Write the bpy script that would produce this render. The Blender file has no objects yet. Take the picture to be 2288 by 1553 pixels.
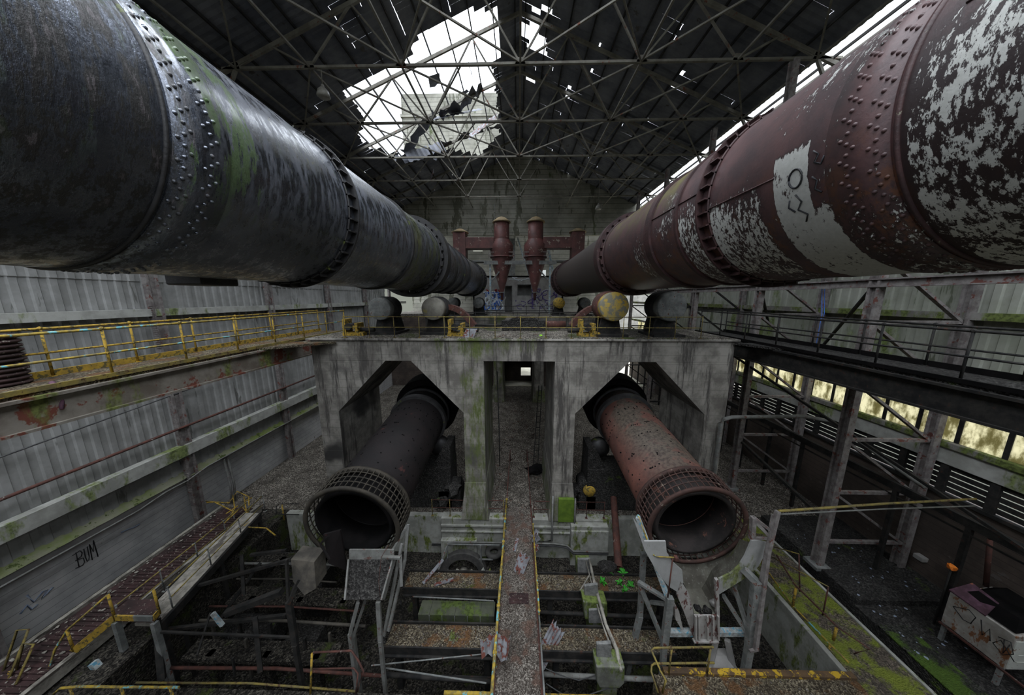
import bpy, bmesh, math, random
from mathutils import Vector, Matrix, noise
random.seed(7)
C = bpy.context.scene.collection
PI = math.pi
# ---------------------------------------------------------------- camera
H = 11.5                       # eye height above the kiln hall floor (z = 0)
FPX, CX, CY = 634.0, 1144.0, 776.5
PITCH = math.atan2(111.5, FPX); YAW = math.atan2(14*math.cos(PITCH), FPX)
CAM = Vector((-0.06, 0, H))
FW = Vector((-math.sin(YAW)*math.cos(PITCH), math.cos(YAW)*math.cos(PITCH), -math.sin(PITCH)))
RT = Vector((math.cos(YAW), math.sin(YAW), 0)); UP = RT.cross(FW)
cd = bpy.data.cameras.new('camera'); cam = bpy.data.objects.new('camera', cd); C.objects.link(cam)
cd.sensor_width = 36; cd.lens = 36*FPX/2288; cd.clip_end = 400; cd.clip_start = .05
cam.matrix_world = Matrix.Translation(CAM) @ Matrix((RT, UP, -FW)).transposed().to_4x4()
bpy.context.scene.camera = cam
def ray(px, py): return FW + RT*((px-CX)/FPX) - UP*((py-CY)/FPX)
def pX(px, py, v): r = ray(px, py); return CAM + r*((v-CAM.x)/r.x)      # a sight line met with the plane x = v
def pY(px, py, v): r = ray(px, py); return CAM + r*((v-CAM.y)/r.y)
def pZ(px, py, v): r = ray(px, py); return CAM + r*((v-CAM.z)/r.z)
# ---------------------------------------------------------------- sky and exposure
w = bpy.data.worlds.new('sky'); bpy.context.scene.world = w; w.use_nodes = True
wn = w.node_tree; bg = wn.nodes['Background']
tc = wn.nodes.new('ShaderNodeTexCoord'); sx = wn.nodes.new('ShaderNodeSeparateXYZ'); wr = wn.nodes.new('ShaderNodeValToRGB')
wn.links.new(tc.outputs['Generated'], sx.inputs[0]); wn.links.new(sx.outputs['Z'], wr.inputs[0]); wn.links.new(wr.outputs[0], bg.inputs[0])
wr.color_ramp.elements[0].position = 0.03; wr.color_ramp.elements[0].color = (.07, .075, .065, 1)
wr.color_ramp.elements[1].position = .5; wr.color_ramp.elements[1].color = (.68, .74, .83, 1)
e_ = wr.color_ramp.elements.new(1.0); e_.color = (2.45, 2.6, 2.8, 1)
bg.inputs[1].default_value = 1.0
vs = bpy.context.scene.view_settings
vs.view_transform = 'Standard'; vs.look = 'None'; vs.gamma = 1; vs.use_curve_mapping = False
vs.exposure = 2.05
# ---------------------------------------------------------------- node helpers
def N(nt, t, **kw):
    n = nt.nodes.new(t)
    for k, v in kw.items(): setattr(n, k, v)
    return n
def inp(nt, sock, v):
    if hasattr(v, 'is_output') or isinstance(v, bpy.types.NodeSocket): nt.links.new(v, sock)
    elif v is not None: sock.default_value = v
def math_(nt, op, a, b=None, clamp=False):
    n = N(nt, 'ShaderNodeMath', operation=op, use_clamp=clamp); inp(nt, n.inputs[0], a)
    if b is not None: inp(nt, n.inputs[1], b)
    return n.outputs[0]
def rng(nt, v, a, b, lo=0., hi=1.):
    n = N(nt, 'ShaderNodeMapRange', interpolation_type='SMOOTHSTEP'); inp(nt, n.inputs[0], v)
    n.inputs[1].default_value = a; n.inputs[2].default_value = b; n.inputs[3].default_value = lo; n.inputs[4].default_value = hi
    return n.outputs[0]
def mix(nt, f, a, b):
    n = N(nt, 'ShaderNodeMix', data_type='RGBA'); inp(nt, n.inputs[0], f)
    inp(nt, n.inputs[6], a if not isinstance(a, tuple) else (*a, 1)); inp(nt, n.inputs[7], b if not isinstance(b, tuple) else (*b, 1))
    return n.outputs[2]
def noi(nt, vec, s, d=4, r=.6, stretch=None):
    if stretch:
        mp = N(nt, 'ShaderNodeMapping'); nt.links.new(vec, mp.inputs[0]); mp.inputs['Scale'].default_value = stretch; vec = mp.outputs[0]
    n = N(nt, 'ShaderNodeTexNoise'); nt.links.new(vec, n.inputs['Vector'])
    n.inputs['Scale'].default_value = s; n.inputs['Detail'].default_value = d; n.inputs['Roughness'].default_value = r
    return n.outputs[0]
def start(name):
    m = bpy.data.materials.new(name); m.use_nodes = True; nt = m.node_tree
    b = nt.nodes['Principled BSDF']; g = N(nt, 'ShaderNodeNewGeometry')
    s = N(nt, 'ShaderNodeSeparateXYZ'); nt.links.new(g.outputs['Position'], s.inputs[0])
    return m, nt, b, g, s
def bumpit(nt, b, h, strength=.3, dist=.02):
    n = N(nt, 'ShaderNodeBump'); n.inputs['Strength'].default_value = strength; n.inputs['Distance'].default_value = dist
    nt.links.new(h, n.inputs['Height']); nt.links.new(n.outputs[0], b.inputs['Normal'])
def box_mask(nt, s, a, b, soft):
    return math_(nt, 'MULTIPLY', rng(nt, s, a-soft, a+soft), rng(nt, s, b-soft, b+soft, 1., 0.))
def M(name, c1, c2, sc=2., c3=None, t3=.58, s3=5., st3=None, stretch=None, rough=.8, metal=0., bump=.35, bd=.02, bs=25.,
      moss=None, tm=.55, sm=1.2, upmoss=False, spec=None, lines=None):
    """weathered surface: two mottled tones, optional patches of a third, optional moss, optional course or board lines"""
    m, nt, b, g, s = start(name); P = g.outputs['Position']
    col = mix(nt, rng(nt, noi(nt, P, sc, 5, .65, stretch), .35, .65), c1, c2)
    if c3: col = mix(nt, rng(nt, noi(nt, P, s3, 5, .7, st3), t3, t3+.04), col, c3)
    if lines:
        for (axis, per, wd, lc) in lines:
            v = math_(nt, 'PINGPONG', s.outputs[axis], per/2)
            col = mix(nt, math_(nt, 'MULTIPLY', math_(nt, 'LESS_THAN', v, wd), .75), col, lc)
    if moss:
        f = rng(nt, noi(nt, P, sm, 6, .7, (1, 1, .35)), tm, tm+.1)
        if upmoss:
            sn = N(nt, 'ShaderNodeSeparateXYZ'); nt.links.new(g.outputs['Normal'], sn.inputs[0])
            f = math_(nt, 'MULTIPLY', f, rng(nt, sn.outputs[2], .2, .8))
        mc = mix(nt, rng(nt, noi(nt, P, 9., 3), .4, .65), moss, tuple(x*.45 for x in moss))
        col = mix(nt, f, col, mc)
    nt.links.new(col, b.inputs['Base Color'])
    nz = noi(nt, P, bs, 3)
    b.inputs['Roughness'].default_value = rough; b.inputs['Metallic'].default_value = metal
    b.inputs['Specular IOR Level'].default_value = .28 if spec is None else spec
    if bump: bumpit(nt, b, nz, bump, bd)
    return m
def gravel_mat(name, dark, light, sc=14., moss=None, tm=.55, patch=None):
    m, nt, b, g, s = start(name); P = g.outputs['Position']
    v = N(nt, 'ShaderNodeTexVoronoi'); v.inputs['Scale'].default_value = sc; nt.links.new(P, v.inputs['Vector'])
    sv = N(nt, 'ShaderNodeSeparateXYZ'); nt.links.new(v.outputs['Color'], sv.inputs[0])
    f = math_(nt, 'POWER', sv.outputs[0], 2.2)
    f = math_(nt, 'MULTIPLY', f, rng(nt, noi(nt, P, 1.1, 4), .3, .62, .35, 1.))
    col = mix(nt, f, dark, light)
    if patch: col = mix(nt, rng(nt, noi(nt, P, 1.7, 4), .5, .62), col, mix(nt, f, tuple(x*.5 for x in patch), patch))
    if moss: col = mix(nt, rng(nt, noi(nt, P, .9, 6, .7), tm, tm+.1), col, mix(nt, noi(nt, P, 8., 3), tuple(x*.4 for x in moss), moss))
    nt.links.new(col, b.inputs['Base Color']); b.inputs['Roughness'].default_value = .85; b.inputs['Specular IOR Level'].default_value = .2
    bumpit(nt, b, v.outputs['Distance'], .8, .06)
    return m
MT = {}
MOSS = (.10, .16, .015)
MT['steel'] = M('grey_steel', (.10, .105, .10), (.19, .195, .185), 3, (.10, .035, .02), .60, 6, bump=.2)
MT['darksteel'] = M('dark_steel', (.008, .008, .008), (.026, .024, .021), 3, (.05, .022, .014), .62, 6, bump=.2)
MT['truss'] = M('truss_paint', (.13, .12, .10), (.21, .20, .17), 1.5, (.15, .055, .035), .62, 2.2, bump=.1)
MT['rust'] = M('rusty_steel', (.085, .033, .024), (.045, .022, .018), 4, (.20, .19, .17), .63, 5, bump=.35)
MT['column'] = M('flaking_red_column', (.20, .185, .175), (.11, .095, .09), 4, (.12, .045, .035), .58, 3, bump=.3)
MT['yellow'] = M('flaking_yellow_paint', (.38, .245, .03), (.26, .17, .03), 5, (.09, .075, .03), .52, 9, bump=.3)
MT['oldyellow'] = M('dull_yellow_paint', (.22, .17, .04), (.12, .10, .045), 4, (.07, .04, .02), .56, 7, bump=.3)
MT['turq'] = M('yellow_and_turquoise_paint', (.36, .25, .03), (.12, .10, .045), 7, (.12, .34, .38), .56, 3.2, bump=.3)
MT['bluepaint'] = M('flaking_blue_paint', (.36, .40, .40), (.20, .20, .19), 6, (.09, .26, .36), .55, 7, bump=.3)
MT['concrete'] = M('stained_concrete', (.25, .235, .205), (.14, .13, .115), 1.2, (.085, .08, .07), .58, 3, (1, 1, .15), bump=.3,
                   moss=(.10, .135, .03), tm=.56, sm=.75, lines=[(2, .42, .008, (.08, .075, .065))])
MT['concrete_plain'] = M('grey_concrete', (.26, .25, .235), (.17, .165, .155), .8, (.10, .10, .09), .62, 2.5, (1, 1, .2), bump=.25)
MT['concrete_wall'] = M('board_marked_concrete', (.34, .33, .28), (.20, .195, .16), .35, (.11, .11, .08), .56, .8, (1, 1, .25), bump=.2,
                        moss=(.07, .095, .025), tm=.60, sm=.4, lines=[(2, .62, .03, (.07, .07, .055))])
MT['mossblock'] = M('mossy_concrete', (.30, .30, .27), (.20, .20, .175), 2, bump=.4, moss=(.11, .135, .03), tm=.52, sm=1.6)
MT['rust_girder'] = M('mottled_rust_and_moss_girder', (.22, .20, .17), (.12, .10, .08), 1.2, (.14, .045, .03), .54, 1.1, bump=.3, moss=(.15, .17, .05), tm=.54, sm=.9)
MT['mossdark'] = M('dark_green_panel', (.045, .05, .035), (.07, .075, .05), 2, bump=.2, moss=(.07, .10, .02), tm=.5, lines=[(0, .5, .01, (.02, .022, .018))])
MT['mossbright'] = M('vivid_moss', (.11, .18, .02), (.07, .12, .015), 3, bump=.5)
MT['mossgreen'] = gravel_mat('green_moss_carpet', (.012, .012, .010), (.07, .07, .06), 24., moss=(.075, .13, .02), tm=.44)
MT['oldyellowbeam'] = M('rust_and_yellow_beam', (.10, .06, .03), (.06, .04, .025), 3, (.42, .27, .02), .53, 4, bump=.3)
MT['gravel'] = gravel_mat('gravel_and_litter', (.035, .029, .023), (.36, .33, .28), 24.)
MT['walkgravel'] = gravel_mat('fine_gravel', (.055, .044, .036), (.36, .325, .28), 34., patch=(.20, .13, .10))
MT['leafgravel'] = gravel_mat('gravel_with_rust_leaves', (.035, .026, .017), (.32, .275, .19), 30., patch=(.19, .10, .045), moss=(.08, .10, .02), tm=.58)
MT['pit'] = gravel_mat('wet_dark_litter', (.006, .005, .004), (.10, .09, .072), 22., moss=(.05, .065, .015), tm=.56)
MT['mossfloor'] = gravel_mat('mossy_slab', (.045, .038, .03), (.22, .18, .14), 26., moss=(.20, .235, .035), tm=.46)
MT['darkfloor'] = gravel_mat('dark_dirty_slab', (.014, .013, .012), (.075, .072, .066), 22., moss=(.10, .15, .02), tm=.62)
MT['sheet'] = M('grey_wall_sheeting', (.27, .27, .26), (.18, .18, .17), .6, (.11, .11, .10), .60, 1.5, (1, 1, .15), bump=.1)
MT['sheet_green'] = M('greenish_wall_sheeting', (.33, .335, .29), (.23, .24, .19), .5, (.13, .14, .10), .60, 1.5, (1, 1, .15), bump=.1,
                      moss=(.17, .22, .07), tm=.57, sm=.5)
MT['roofsheet'] = M('dark_roof_sheeting', (.075, .08, .098), (.15, .155, .17), .5, (.075, .07, .065), .63, 1.2, bump=.1)
MT['oldsheet'] = M('broken_pale_sheeting', (.20, .205, .22), (.11, .11, .115), 2, (.11, .035, .025), .52, 4, bump=.1)
MT['brick'] = M('whitewashed_block', (.44, .435, .42), (.30, .30, .295), .7, (.13, .08, .07), .66, 1.2, bump=.25,
                moss=(.10, .14, .035), tm=.62, sm=.45, lines=[(2, .28, .008, (.12, .12, .12)), ])
MT['darkbrick'] = M('sooty_brick', (.085, .066, .054), (.045, .036, .03), .7, (.10, .09, .08), .62, 1.2, bump=.25, lines=[(2, .25, .008, (.025, .02, .018))])
MT['ledge'] = M('mossy_ledge', (.22, .21, .19), (.13, .12, .11), 1.5, bump=.4, moss=(.12, .15, .04), tm=.44, sm=1.2)
MT['girt'] = M('dusty_girt', (.36, .36, .33), (.25, .25, .225), 1.5, bump=.15, moss=(.18, .22, .08), tm=.52, sm=.8)
MT['cable'] = M('black_cable', (.03, .03, .03), (.06, .06, .06), 3, bump=0)
MT['pipe'] = M('painted_pipe', (.16, .16, .15), (.10, .10, .09), 3, (.09, .045, .035), .6, 5, bump=.15)
MT['cyclone'] = M('maroon_cyclone_paint', (.125, .050, .045), (.075, .036, .033), 1, (.26, .21, .17), .60, 1.6, bump=.15, rough=.5)
MT['cycloneroof'] = M('dusty_cyclone_cap', (.30, .22, .12), (.20, .16, .10), 1.5, bump=.3)
MT['pale_ground'] = M('pale_yard', (.55, .52, .42), (.40, .38, .30), .5)
MT['collar'] = M('lichened_pale_grey_plate', (.29, .29, .28), (.22, .22, .21), 1.2, (.07, .05, .04), .66, 6, bump=.2, moss=(.15, .17, .06), tm=.54, sm=1.3)
MT['peelplate'] = M('peeling_pale_plate', (.30, .29, .27), (.24, .225, .21), 3, (.085, .035, .03), .54, 4, (1, 1, .4), bump=.2)
MT['funneldirt'] = M('dusty_funnel_dirt', (.13, .125, .10), (.075, .068, .055), 2, (.17, .165, .14), .58, 9, bump=.4, moss=(.10, .11, .04), tm=.6)
MT['decklitter'] = gravel_mat('dark_deck_litter', (.020, .017, .013), (.42, .38, .32), 24., moss=(.08, .11, .025), tm=.54)
MT['yellowcap'] = M('yellow_cap_paint', (.42, .28, .04), (.30, .24, .09), 2, (.17, .16, .12), .50, 2.5, bump=.2)
MT['greycap'] = M('grey_cap_paint', (.20, .19, .16), (.13, .12, .10), 2, (.22, .19, .07), .62, 2.5, bump=.2)
MT['tan'] = M('dusty_tan_sheet', (.085, .075, .060), (.035, .032, .027), 2, bump=.3)
MT['greenblock'] = M('bright_mossy_block', (.17, .175, .145), (.10, .10, .085), 2, bump=.4, moss=(.11, .145, .035), tm=.40, sm=1.6)
MT['rough_plate'] = M('rough_grey_plate', (.20, .20, .19), (.12, .12, .115), 6, bump=.8, bs=14)
MT['tyre'] = M('worn_dusty_rubber', (.035, .034, .032), (.06, .057, .052), 4, bump=.3)
MT['roomwall'] = M('pale_room_render', (.42, .41, .39), (.30, .29, .275), 1.2, bump=.1)
MT['black'] = M('matt_black_and_shade', (.003, .003, .003), (.007, .006, .006), 2, bump=.1, spec=.08)  # plain black, also used as painted shade inside the drums
MT['white'] = M('white_enamel', (.55, .56, .50), (.45, .46, .42), 2, (.16, .07, .03), .60, 5, bump=.1, rough=.4)
MT['desk'] = M('rust_streaked_enamel', (.36, .34, .31), (.22, .20, .18), 2, (.17, .075, .035), .56, 3.5, (1, 1, .4), bump=.1, rough=.5)
MT['purple'] = M('torn_maroon_cover', (.12, .06, .09), (.06, .03, .04), 3, (.25, .09, .05), .6, 4, bump=.2)
MT['belt'] = M('brown_ribbed_belt', (.050, .026, .025), (.024, .015, .014), 2, (.24, .21, .18), .60, 9, bump=.2)
MT['plate'] = M('pale_scuffed_plate', (.30, .28, .24), (.14, .13, .11), 3, (.08, .07, .06), .55, 4, (1, .2, 1), bump=.2)
MT['plant'] = M('bright_leaf', (.05, .30, .03), (.03, .20, .02), 20, bump=0, rough=.5)
MT['rubber'] = M('dusty_rubber', (.010, .010, .010), (.022, .020, .018), 4, bump=.3)
MT['lampglass'] = M('dusty_lamp_shade', (.28, .27, .24), (.18, .17, .15), 3, bump=.1, rough=.3)
MT['ink'] = M('black_spray_paint', (.015, .015, .018), (.02, .02, .02), 3, bump=0, rough=.6)
MT['blueink'] = M('blue_spray_paint', (.05, .17, .62), (.08, .22, .7), 3, bump=0)
MT['whiteink'] = M('white_spray_paint', (.8, .85, .9), (.7, .75, .8), 3, bump=0)
MT['redink'] = M('red_spray_paint', (.35, .02, .02), (.3, .03, .03), 3, bump=0)
MT['purpleink'] = M('purple_spray_paint', (.12, .08, .28), (.18, .15, .3), 3, bump=0)
MT['paleink'] = M('faded_blue_spray_paint', (.18, .22, .30), (.22, .25, .30), 3, bump=0)
MT['signal'] = M('lime_plastic', (.35, .8, .05), (.35, .8, .05), 3, bump=0)
MT['orange'] = M('orange_plastic', (.7, .2, .02), (.6, .15, .02), 3, bump=0)
# translucent wall panes
m, nt, b, g, s = start('weathered_translucent_pane'); MT['pane'] = m
P = g.outputs['Position']
cc = mix(nt, rng(nt, noi(nt, P, 2.2, 6, .75, (1, 1, .4)), .42, .6), (.85, .80, .62), (.30, .27, .15))
tr = N(nt, 'ShaderNodeBsdfTranslucent'); df = N(nt, 'ShaderNodeBsdfDiffuse'); ms = N(nt, 'ShaderNodeMixShader')
nt.links.new(cc, tr.inputs[0]); nt.links.new(cc, df.inputs[0]); ms.inputs[0].default_value = .15
nt.links.new(tr.outputs[0], ms.inputs[1]); nt.links.new(df.outputs[0], ms.inputs[2]); nt.links.new(ms.outputs[0], nt.nodes['Material Output'].inputs[0])
# --- the two upper kiln shells
def kiln_black():
    m, nt, b, g, s = start('glossy_black_kiln_shell'); P = g.outputs['Position']; y = s.outputs[1]; z = s.outputs[2]
    n1 = noi(nt, P, 1.3, 6, .7); n2 = noi(nt, P, 5., 6, .75, (1.3, 1.6, .35)); n3 = noi(nt, P, 16., 4, .7)
    col = mix(nt, rng(nt, n1, .35, .65), (.085, .097, .125), (.15, .165, .20))
    col = mix(nt, math_(nt, 'MULTIPLY', rng(nt, n2, .47, .54), rng(nt, y, 4.3, 3.3, .25, 1.)), col, (.012, .011, .010))         # flaking crust, thickest on the near drum
    col = mix(nt, math_(nt, 'MULTIPLY', rng(nt, n2, .60, .64), .7), col, (.10, .085, .09))
    mossf = rng(nt, math_(nt, 'ADD', noi(nt, P, 2.0, 6, .75, (1, 2.2, .5)), math_(nt, 'MULTIPLY', box_mask(nt, y, 3.9, 4.5, .15), .09)), .56, .62)
    mossf = math_(nt, 'MULTIPLY', mossf, math_(nt, 'ADD', math_(nt, 'MULTIPLY', box_mask(nt, y, 3.7, 4.7, .25), 1.3), .30), True)
    mossf = math_(nt, 'MULTIPLY', mossf, rng(nt, z, 12.3, 13.2))
    col = mix(nt, mossf, col, mix(nt, n3, (.02, .035, .008), (.06, .13, .02)))
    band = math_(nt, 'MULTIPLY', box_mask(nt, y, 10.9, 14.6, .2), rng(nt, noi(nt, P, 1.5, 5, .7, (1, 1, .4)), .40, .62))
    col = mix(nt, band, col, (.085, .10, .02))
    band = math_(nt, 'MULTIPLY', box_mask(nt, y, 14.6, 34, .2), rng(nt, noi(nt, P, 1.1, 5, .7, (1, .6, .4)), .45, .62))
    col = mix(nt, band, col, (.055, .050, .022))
    scab = math_(nt, 'MULTIPLY', rng(nt, noi(nt, P, 3.1, 7, .8, (1, 2.2, .6)), .635, .65), box_mask(nt, y, 5.0, 7.2, .2))
    col = mix(nt, scab, col, (.17, .17, .08))
    nt.links.new(col, b.inputs['Base Color'])
    ro = math_(nt, 'ADD', rng(nt, n2, .42, .58, .22, .62), math_(nt, 'MULTIPLY', mossf, .4), True)
    met = math_(nt, 'MULTIPLY', rng(nt, n2, .47, .56, .9, .25), math_(nt, 'SUBTRACT', 1., mossf, True)); nt.links.new(met, b.inputs['Metallic'])
    nt.links.new(ro, b.inputs['Roughness']); b.inputs['Specular IOR Level'].default_value = .9
    nt.links.new(rng(nt, n2, .46, .60, 1., .25), b.inputs['Coat Weight']); b.inputs['Coat Roughness'].default_value = .24
    hh = math_(nt, 'ADD', math_(nt, 'MULTIPLY', n3, .5), math_(nt, 'MULTIPLY', n2, 1.))
    bumpit(nt, b, hh, .55, .035)
    return m
MT['kiln_black'] = kiln_black()
def kiln_red():
    m, nt, b, g, s = start('peeling_maroon_kiln_shell'); P = g.outputs['Position']; y = s.outputs[1]; z = s.outputs[2]
    n1 = noi(nt, P, 1.5, 6, .7); n3 = noi(nt, P, 16., 4, .7)
    col = mix(nt, rng(nt, n1, .35, .65), (.075, .034, .033), (.038, .020, .021))
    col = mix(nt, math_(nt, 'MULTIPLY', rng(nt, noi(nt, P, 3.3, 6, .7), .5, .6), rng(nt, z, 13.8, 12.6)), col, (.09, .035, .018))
    fine = noi(nt, P, 12., 7, .75, (.9, 1.4, .6)); big = noi(nt, P, 1.6, 5, .7)
    def patch(ya, yb, za, zb, k, sy=.15, sz=.25):
        return math_(nt, 'MULTIPLY', math_(nt, 'MULTIPLY', box_mask(nt, y, ya, yb, sy), box_mask(nt, z, za, zb, sz)), k)
    bias = patch(-3, 3.4, 11.3, 14.0, .115, .02, .6)
    for a in ((4.42, 4.97, 12.75, 13.62, .22, .02, .08), (4.22, 4.97, 11.4, 12.75, .20, .05, .12), (3.5, 4.3, 11.4, 12.7, .07, .1, .2), (5.25, 6.55, 11.9, 13.35, .125, .06, .35), (6.85, 7.7, 11.8, 13.6, .115, .05, .4), (9.8, 10.6, 12, 13.6, .07, .2, .4), (3.9, 4.9, 14.2, 15.0, .05, .2, .2), (-3, 3.3, 14.4, 15.3, .04, .05, .3), (8.0, 8.6, 13.0, 14.3, .07, .1, .2)):
        bias = math_(nt, 'ADD', bias, patch(*a))
    v = math_(nt, 'ADD', math_(nt, 'ADD', math_(nt, 'MULTIPLY', fine, .65), math_(nt, 'MULTIPLY', big, .35)), bias)
    wf = rng(nt, v, .615, .63)
    dark = rng(nt, math_(nt, 'ADD', v, math_(nt, 'MULTIPLY', bias, .5)), .55, .62)
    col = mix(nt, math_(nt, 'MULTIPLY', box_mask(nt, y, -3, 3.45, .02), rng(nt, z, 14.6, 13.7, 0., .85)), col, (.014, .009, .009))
    col = mix(nt, math_(nt, 'MULTIPLY', dark, .75), col, (.018, .010, .010))
    col = mix(nt, wf, col, mix(nt, n3, (.32, .32, .29), (.55, .55, .52)))
    band = math_(nt, 'MULTIPLY', box_mask(nt, y, 8.2, 14.6, .2), rng(nt, z, 13.6, 14.8))
    col = mix(nt, math_(nt, 'MULTIPLY', band, rng(nt, n1, .4, .6)), col, (.12, .105, .03))
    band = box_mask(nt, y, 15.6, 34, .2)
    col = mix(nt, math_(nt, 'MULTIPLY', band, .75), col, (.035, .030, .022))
    nt.links.new(col, b.inputs['Base Color']); b.inputs['Roughness'].default_value = .55; b.inputs['Specular IOR Level'].default_value = .5
    hh = math_(nt, 'ADD', math_(nt, 'MULTIPLY', n3, .4), math_(nt, 'MULTIPLY', wf, .8))
    bumpit(nt, b, hh, .35, .03)
    return m
MT['kiln_red'] = kiln_red()
MT['ring_black'] = M('black_ring_steel', (.035, .034, .034), (.020, .019, .019), 3, (.07, .085, .02), .62, 2, rough=.5, bump=.3)
MT['ring_red'] = M('maroon_ring_steel', (.055, .027, .026), (.028, .016, .016), 3, (.16, .15, .11), .64, 4, rough=.55, bump=.3)
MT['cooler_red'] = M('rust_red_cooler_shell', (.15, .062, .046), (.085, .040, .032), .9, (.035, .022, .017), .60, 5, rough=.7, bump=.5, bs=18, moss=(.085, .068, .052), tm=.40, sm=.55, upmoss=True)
MT['cooler_dark'] = M('shade_painted_cooler_shell', (.009, .006, .006), (.004, .003, .003), 1.0, (.04, .014, .012), .62, 1.2, rough=.75, bump=.5, bs=18)  # the left drum's shade is put into this near-black colour
MT['sleeve'] = M('burnt_inner_sleeve', (.030, .024, .022), (.012, .010, .009), 1.5, (.11, .05, .035), .6, 2, bump=.4)
MT['cage_red'] = M('rusty_grating', (.062, .031, .024), (.032, .019, .016), 3, (.17, .14, .11), .62, 4, bump=.2)
MT['cage_dark'] = M('shade_painted_grating', (.045, .038, .028), (.022, .019, .015), 3, bump=.2)  # darker copy of the grating, with shade put into its colour
# ---------------------------------------------------------------- mesh helpers
class MB:
    def __init__(s, mx=None): s.b = bmesh.new(); s.mx = mx
    def _v(s, p):
        p = Vector(p)
        return s.b.verts.new(s.mx @ p if s.mx else p)
    def quad(s, pts):
        try: return s.b.faces.new([s._v(p) for p in pts])
        except ValueError: pass
    def hexa(s, c):
        v = [s._v(p) for p in c]
        for f in ((0,3,2,1),(4,5,6,7),(0,1,5,4),(1,2,6,5),(2,3,7,6),(3,0,4,7)): s.b.faces.new([v[i] for i in f])
    def box(s, x0, x1, y0, y1, z0, z1):
        s.hexa([(x0,y0,z0),(x1,y0,z0),(x1,y1,z0),(x0,y1,z0),(x0,y0,z1),(x1,y0,z1),(x1,y1,z1),(x0,y1,z1)]); return s
    def bar(s, p, q, w=.1, h=None, up=(0,0,1)):
        p, q = Vector(p), Vector(q); h = h or w; d = (q-p)
        if d.length < 1e-5: return s
        d.normalize(); u = Vector(up)
        if abs(d.dot(u)) > .97: u = Vector((0,1,0))
        a = d.cross(u).normalized()*w/2; c = a.cross(d).normalized()*h/2
        s.hexa([p-a-c, p+a-c, p+a+c, p-a+c, q-a-c, q+a-c, q+a+c, q-a+c]); return s
    def tube(s, pts, r=.03, n=8, cap=True):
        pts = [Vector(p) for p in pts]; rings = []
        for i, p in enumerate(pts):
            d = (pts[min(i+1, len(pts)-1)] - pts[max(i-1, 0)]).normalized()
            u = Vector((0,0,1)) if abs(d.z) < .95 else Vector((1,0,0))
            a = d.cross(u).normalized(); c = a.cross(d)
            rr = r[i] if isinstance(r, (list, tuple)) else r
            rings.append([s._v(p + a*rr*math.cos(2*PI*k/n) + c*rr*math.sin(2*PI*k/n)) for k in range(n)])
        for A, B in zip(rings, rings[1:]):
            for k in range(n): 
                f = s.b.faces.new((A[k], A[(k+1)%n], B[(k+1)%n], B[k])); f.smooth = True
        if cap:
            s.b.faces.new(rings[0][::-1]); s.b.faces.new(rings[-1])
        return s
    def lathe(s, c, axis, prof, n=48, close=False, smooth=True, a0=0, a1=2*PI):
        """prof: (distance along axis, radius)"""
        c = Vector(c); ax = Vector(axis).normalized(); u = Vector((0,0,1)) if abs(ax.z) < .9 else Vector((1,0,0))
        a = ax.cross(u).normalized(); b2 = a.cross(ax); full = abs(a1-a0-2*PI) < 1e-6; m = n if full else n+1
        R = [[s._v(c + ax*t + (a*math.cos(a0+(a1-a0)*k/n) + b2*math.sin(a0+(a1-a0)*k/n))*r) for k in range(m)] for t, r in prof]
        prs = list(zip(R, R[1:])) + ([(R[-1], R[0])] if close else [])
        for A, B in prs:
            for k in range(n):
                try:
                    f = s.b.faces.new((A[k], A[(k+1)%m], B[(k+1)%m], B[k])); f.smooth = smooth
                except ValueError: pass
        return s
    def disc(s, c, axis, r, n=32):
        c = Vector(c); ax = Vector(axis).normalized(); u = Vector((0,0,1)) if abs(ax.z) < .9 else Vector((1,0,0))
        a = ax.cross(u).normalized(); b2 = a.cross(ax)
        s.b.faces.new([s._v(c + (a*math.cos(2*PI*k/n) + b2*math.sin(2*PI*k/n))*r) for k in range(n)]); return s
    def prism(s, pts, d):
        """closed outline pts (3-D, planar) extruded by vector d"""
        d = Vector(d); A = [s._v(p) for p in pts]; B = [s._v(Vector(p)+d) for p in pts]; n = len(pts)
        s.b.faces.new(A[::-1]); s.b.faces.new(B)
        for k in range(n): s.b.faces.new((A[k], A[(k+1)%n], B[(k+1)%n], B[k]))
        return s
    def blob(s, c, r, sub=1, jit=.25, sz=(1,1,1)):
        c = Vector(c); r0 = bmesh.ops.create_icosphere(s.b, subdivisions=sub, radius=1)
        off = random.random()*50
        for v in r0['verts']:
            k = r*(1 + jit*(noise.noise(v.co*1.7 + Vector((off, off, 0)))*2))
            p = Vector((v.co.x*sz[0], v.co.y*sz[1], v.co.z*sz[2]))*k + c
            v.co = s.mx @ p if s.mx else p
        return s
    def build(s, name, mat, parent=None, bevel=0, smooth=False):
        bmesh.ops.recalc_face_normals(s.b, faces=s.b.faces)
        org = Vector((0,0,0))
        q = parent
        while q: org = org + q.location; q = q.parent
        bmesh.ops.translate(s.b, verts=s.b.verts, vec=-org)
        me = bpy.data.meshes.new(name); s.b.to_mesh(me); s.b.free()
        me.materials.append(MT[mat] if isinstance(mat, str) else mat)
        if smooth:
            for p in me.polygons: p.use_smooth = True
        o = bpy.data.objects.new(name, me); C.objects.link(o); o.parent = parent
        if bevel:
            bv = o.modifiers.new('bevel', 'BEVEL'); bv.width = bevel; bv.segments = 2; bv.limit_method = 'ANGLE'
        return o
def tag(o, label, cat, group=None, kind=None):
    o['label'] = label; o['category'] = cat
    if group: o['group'] = group
    if kind: o['kind'] = kind
    return o
def thing(name, loc, label, cat, group=None):
    o = bpy.data.objects.new(name, None); C.objects.link(o); o.location = loc; o.empty_display_size = .2
    return tag(o, label, cat, group)
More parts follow.
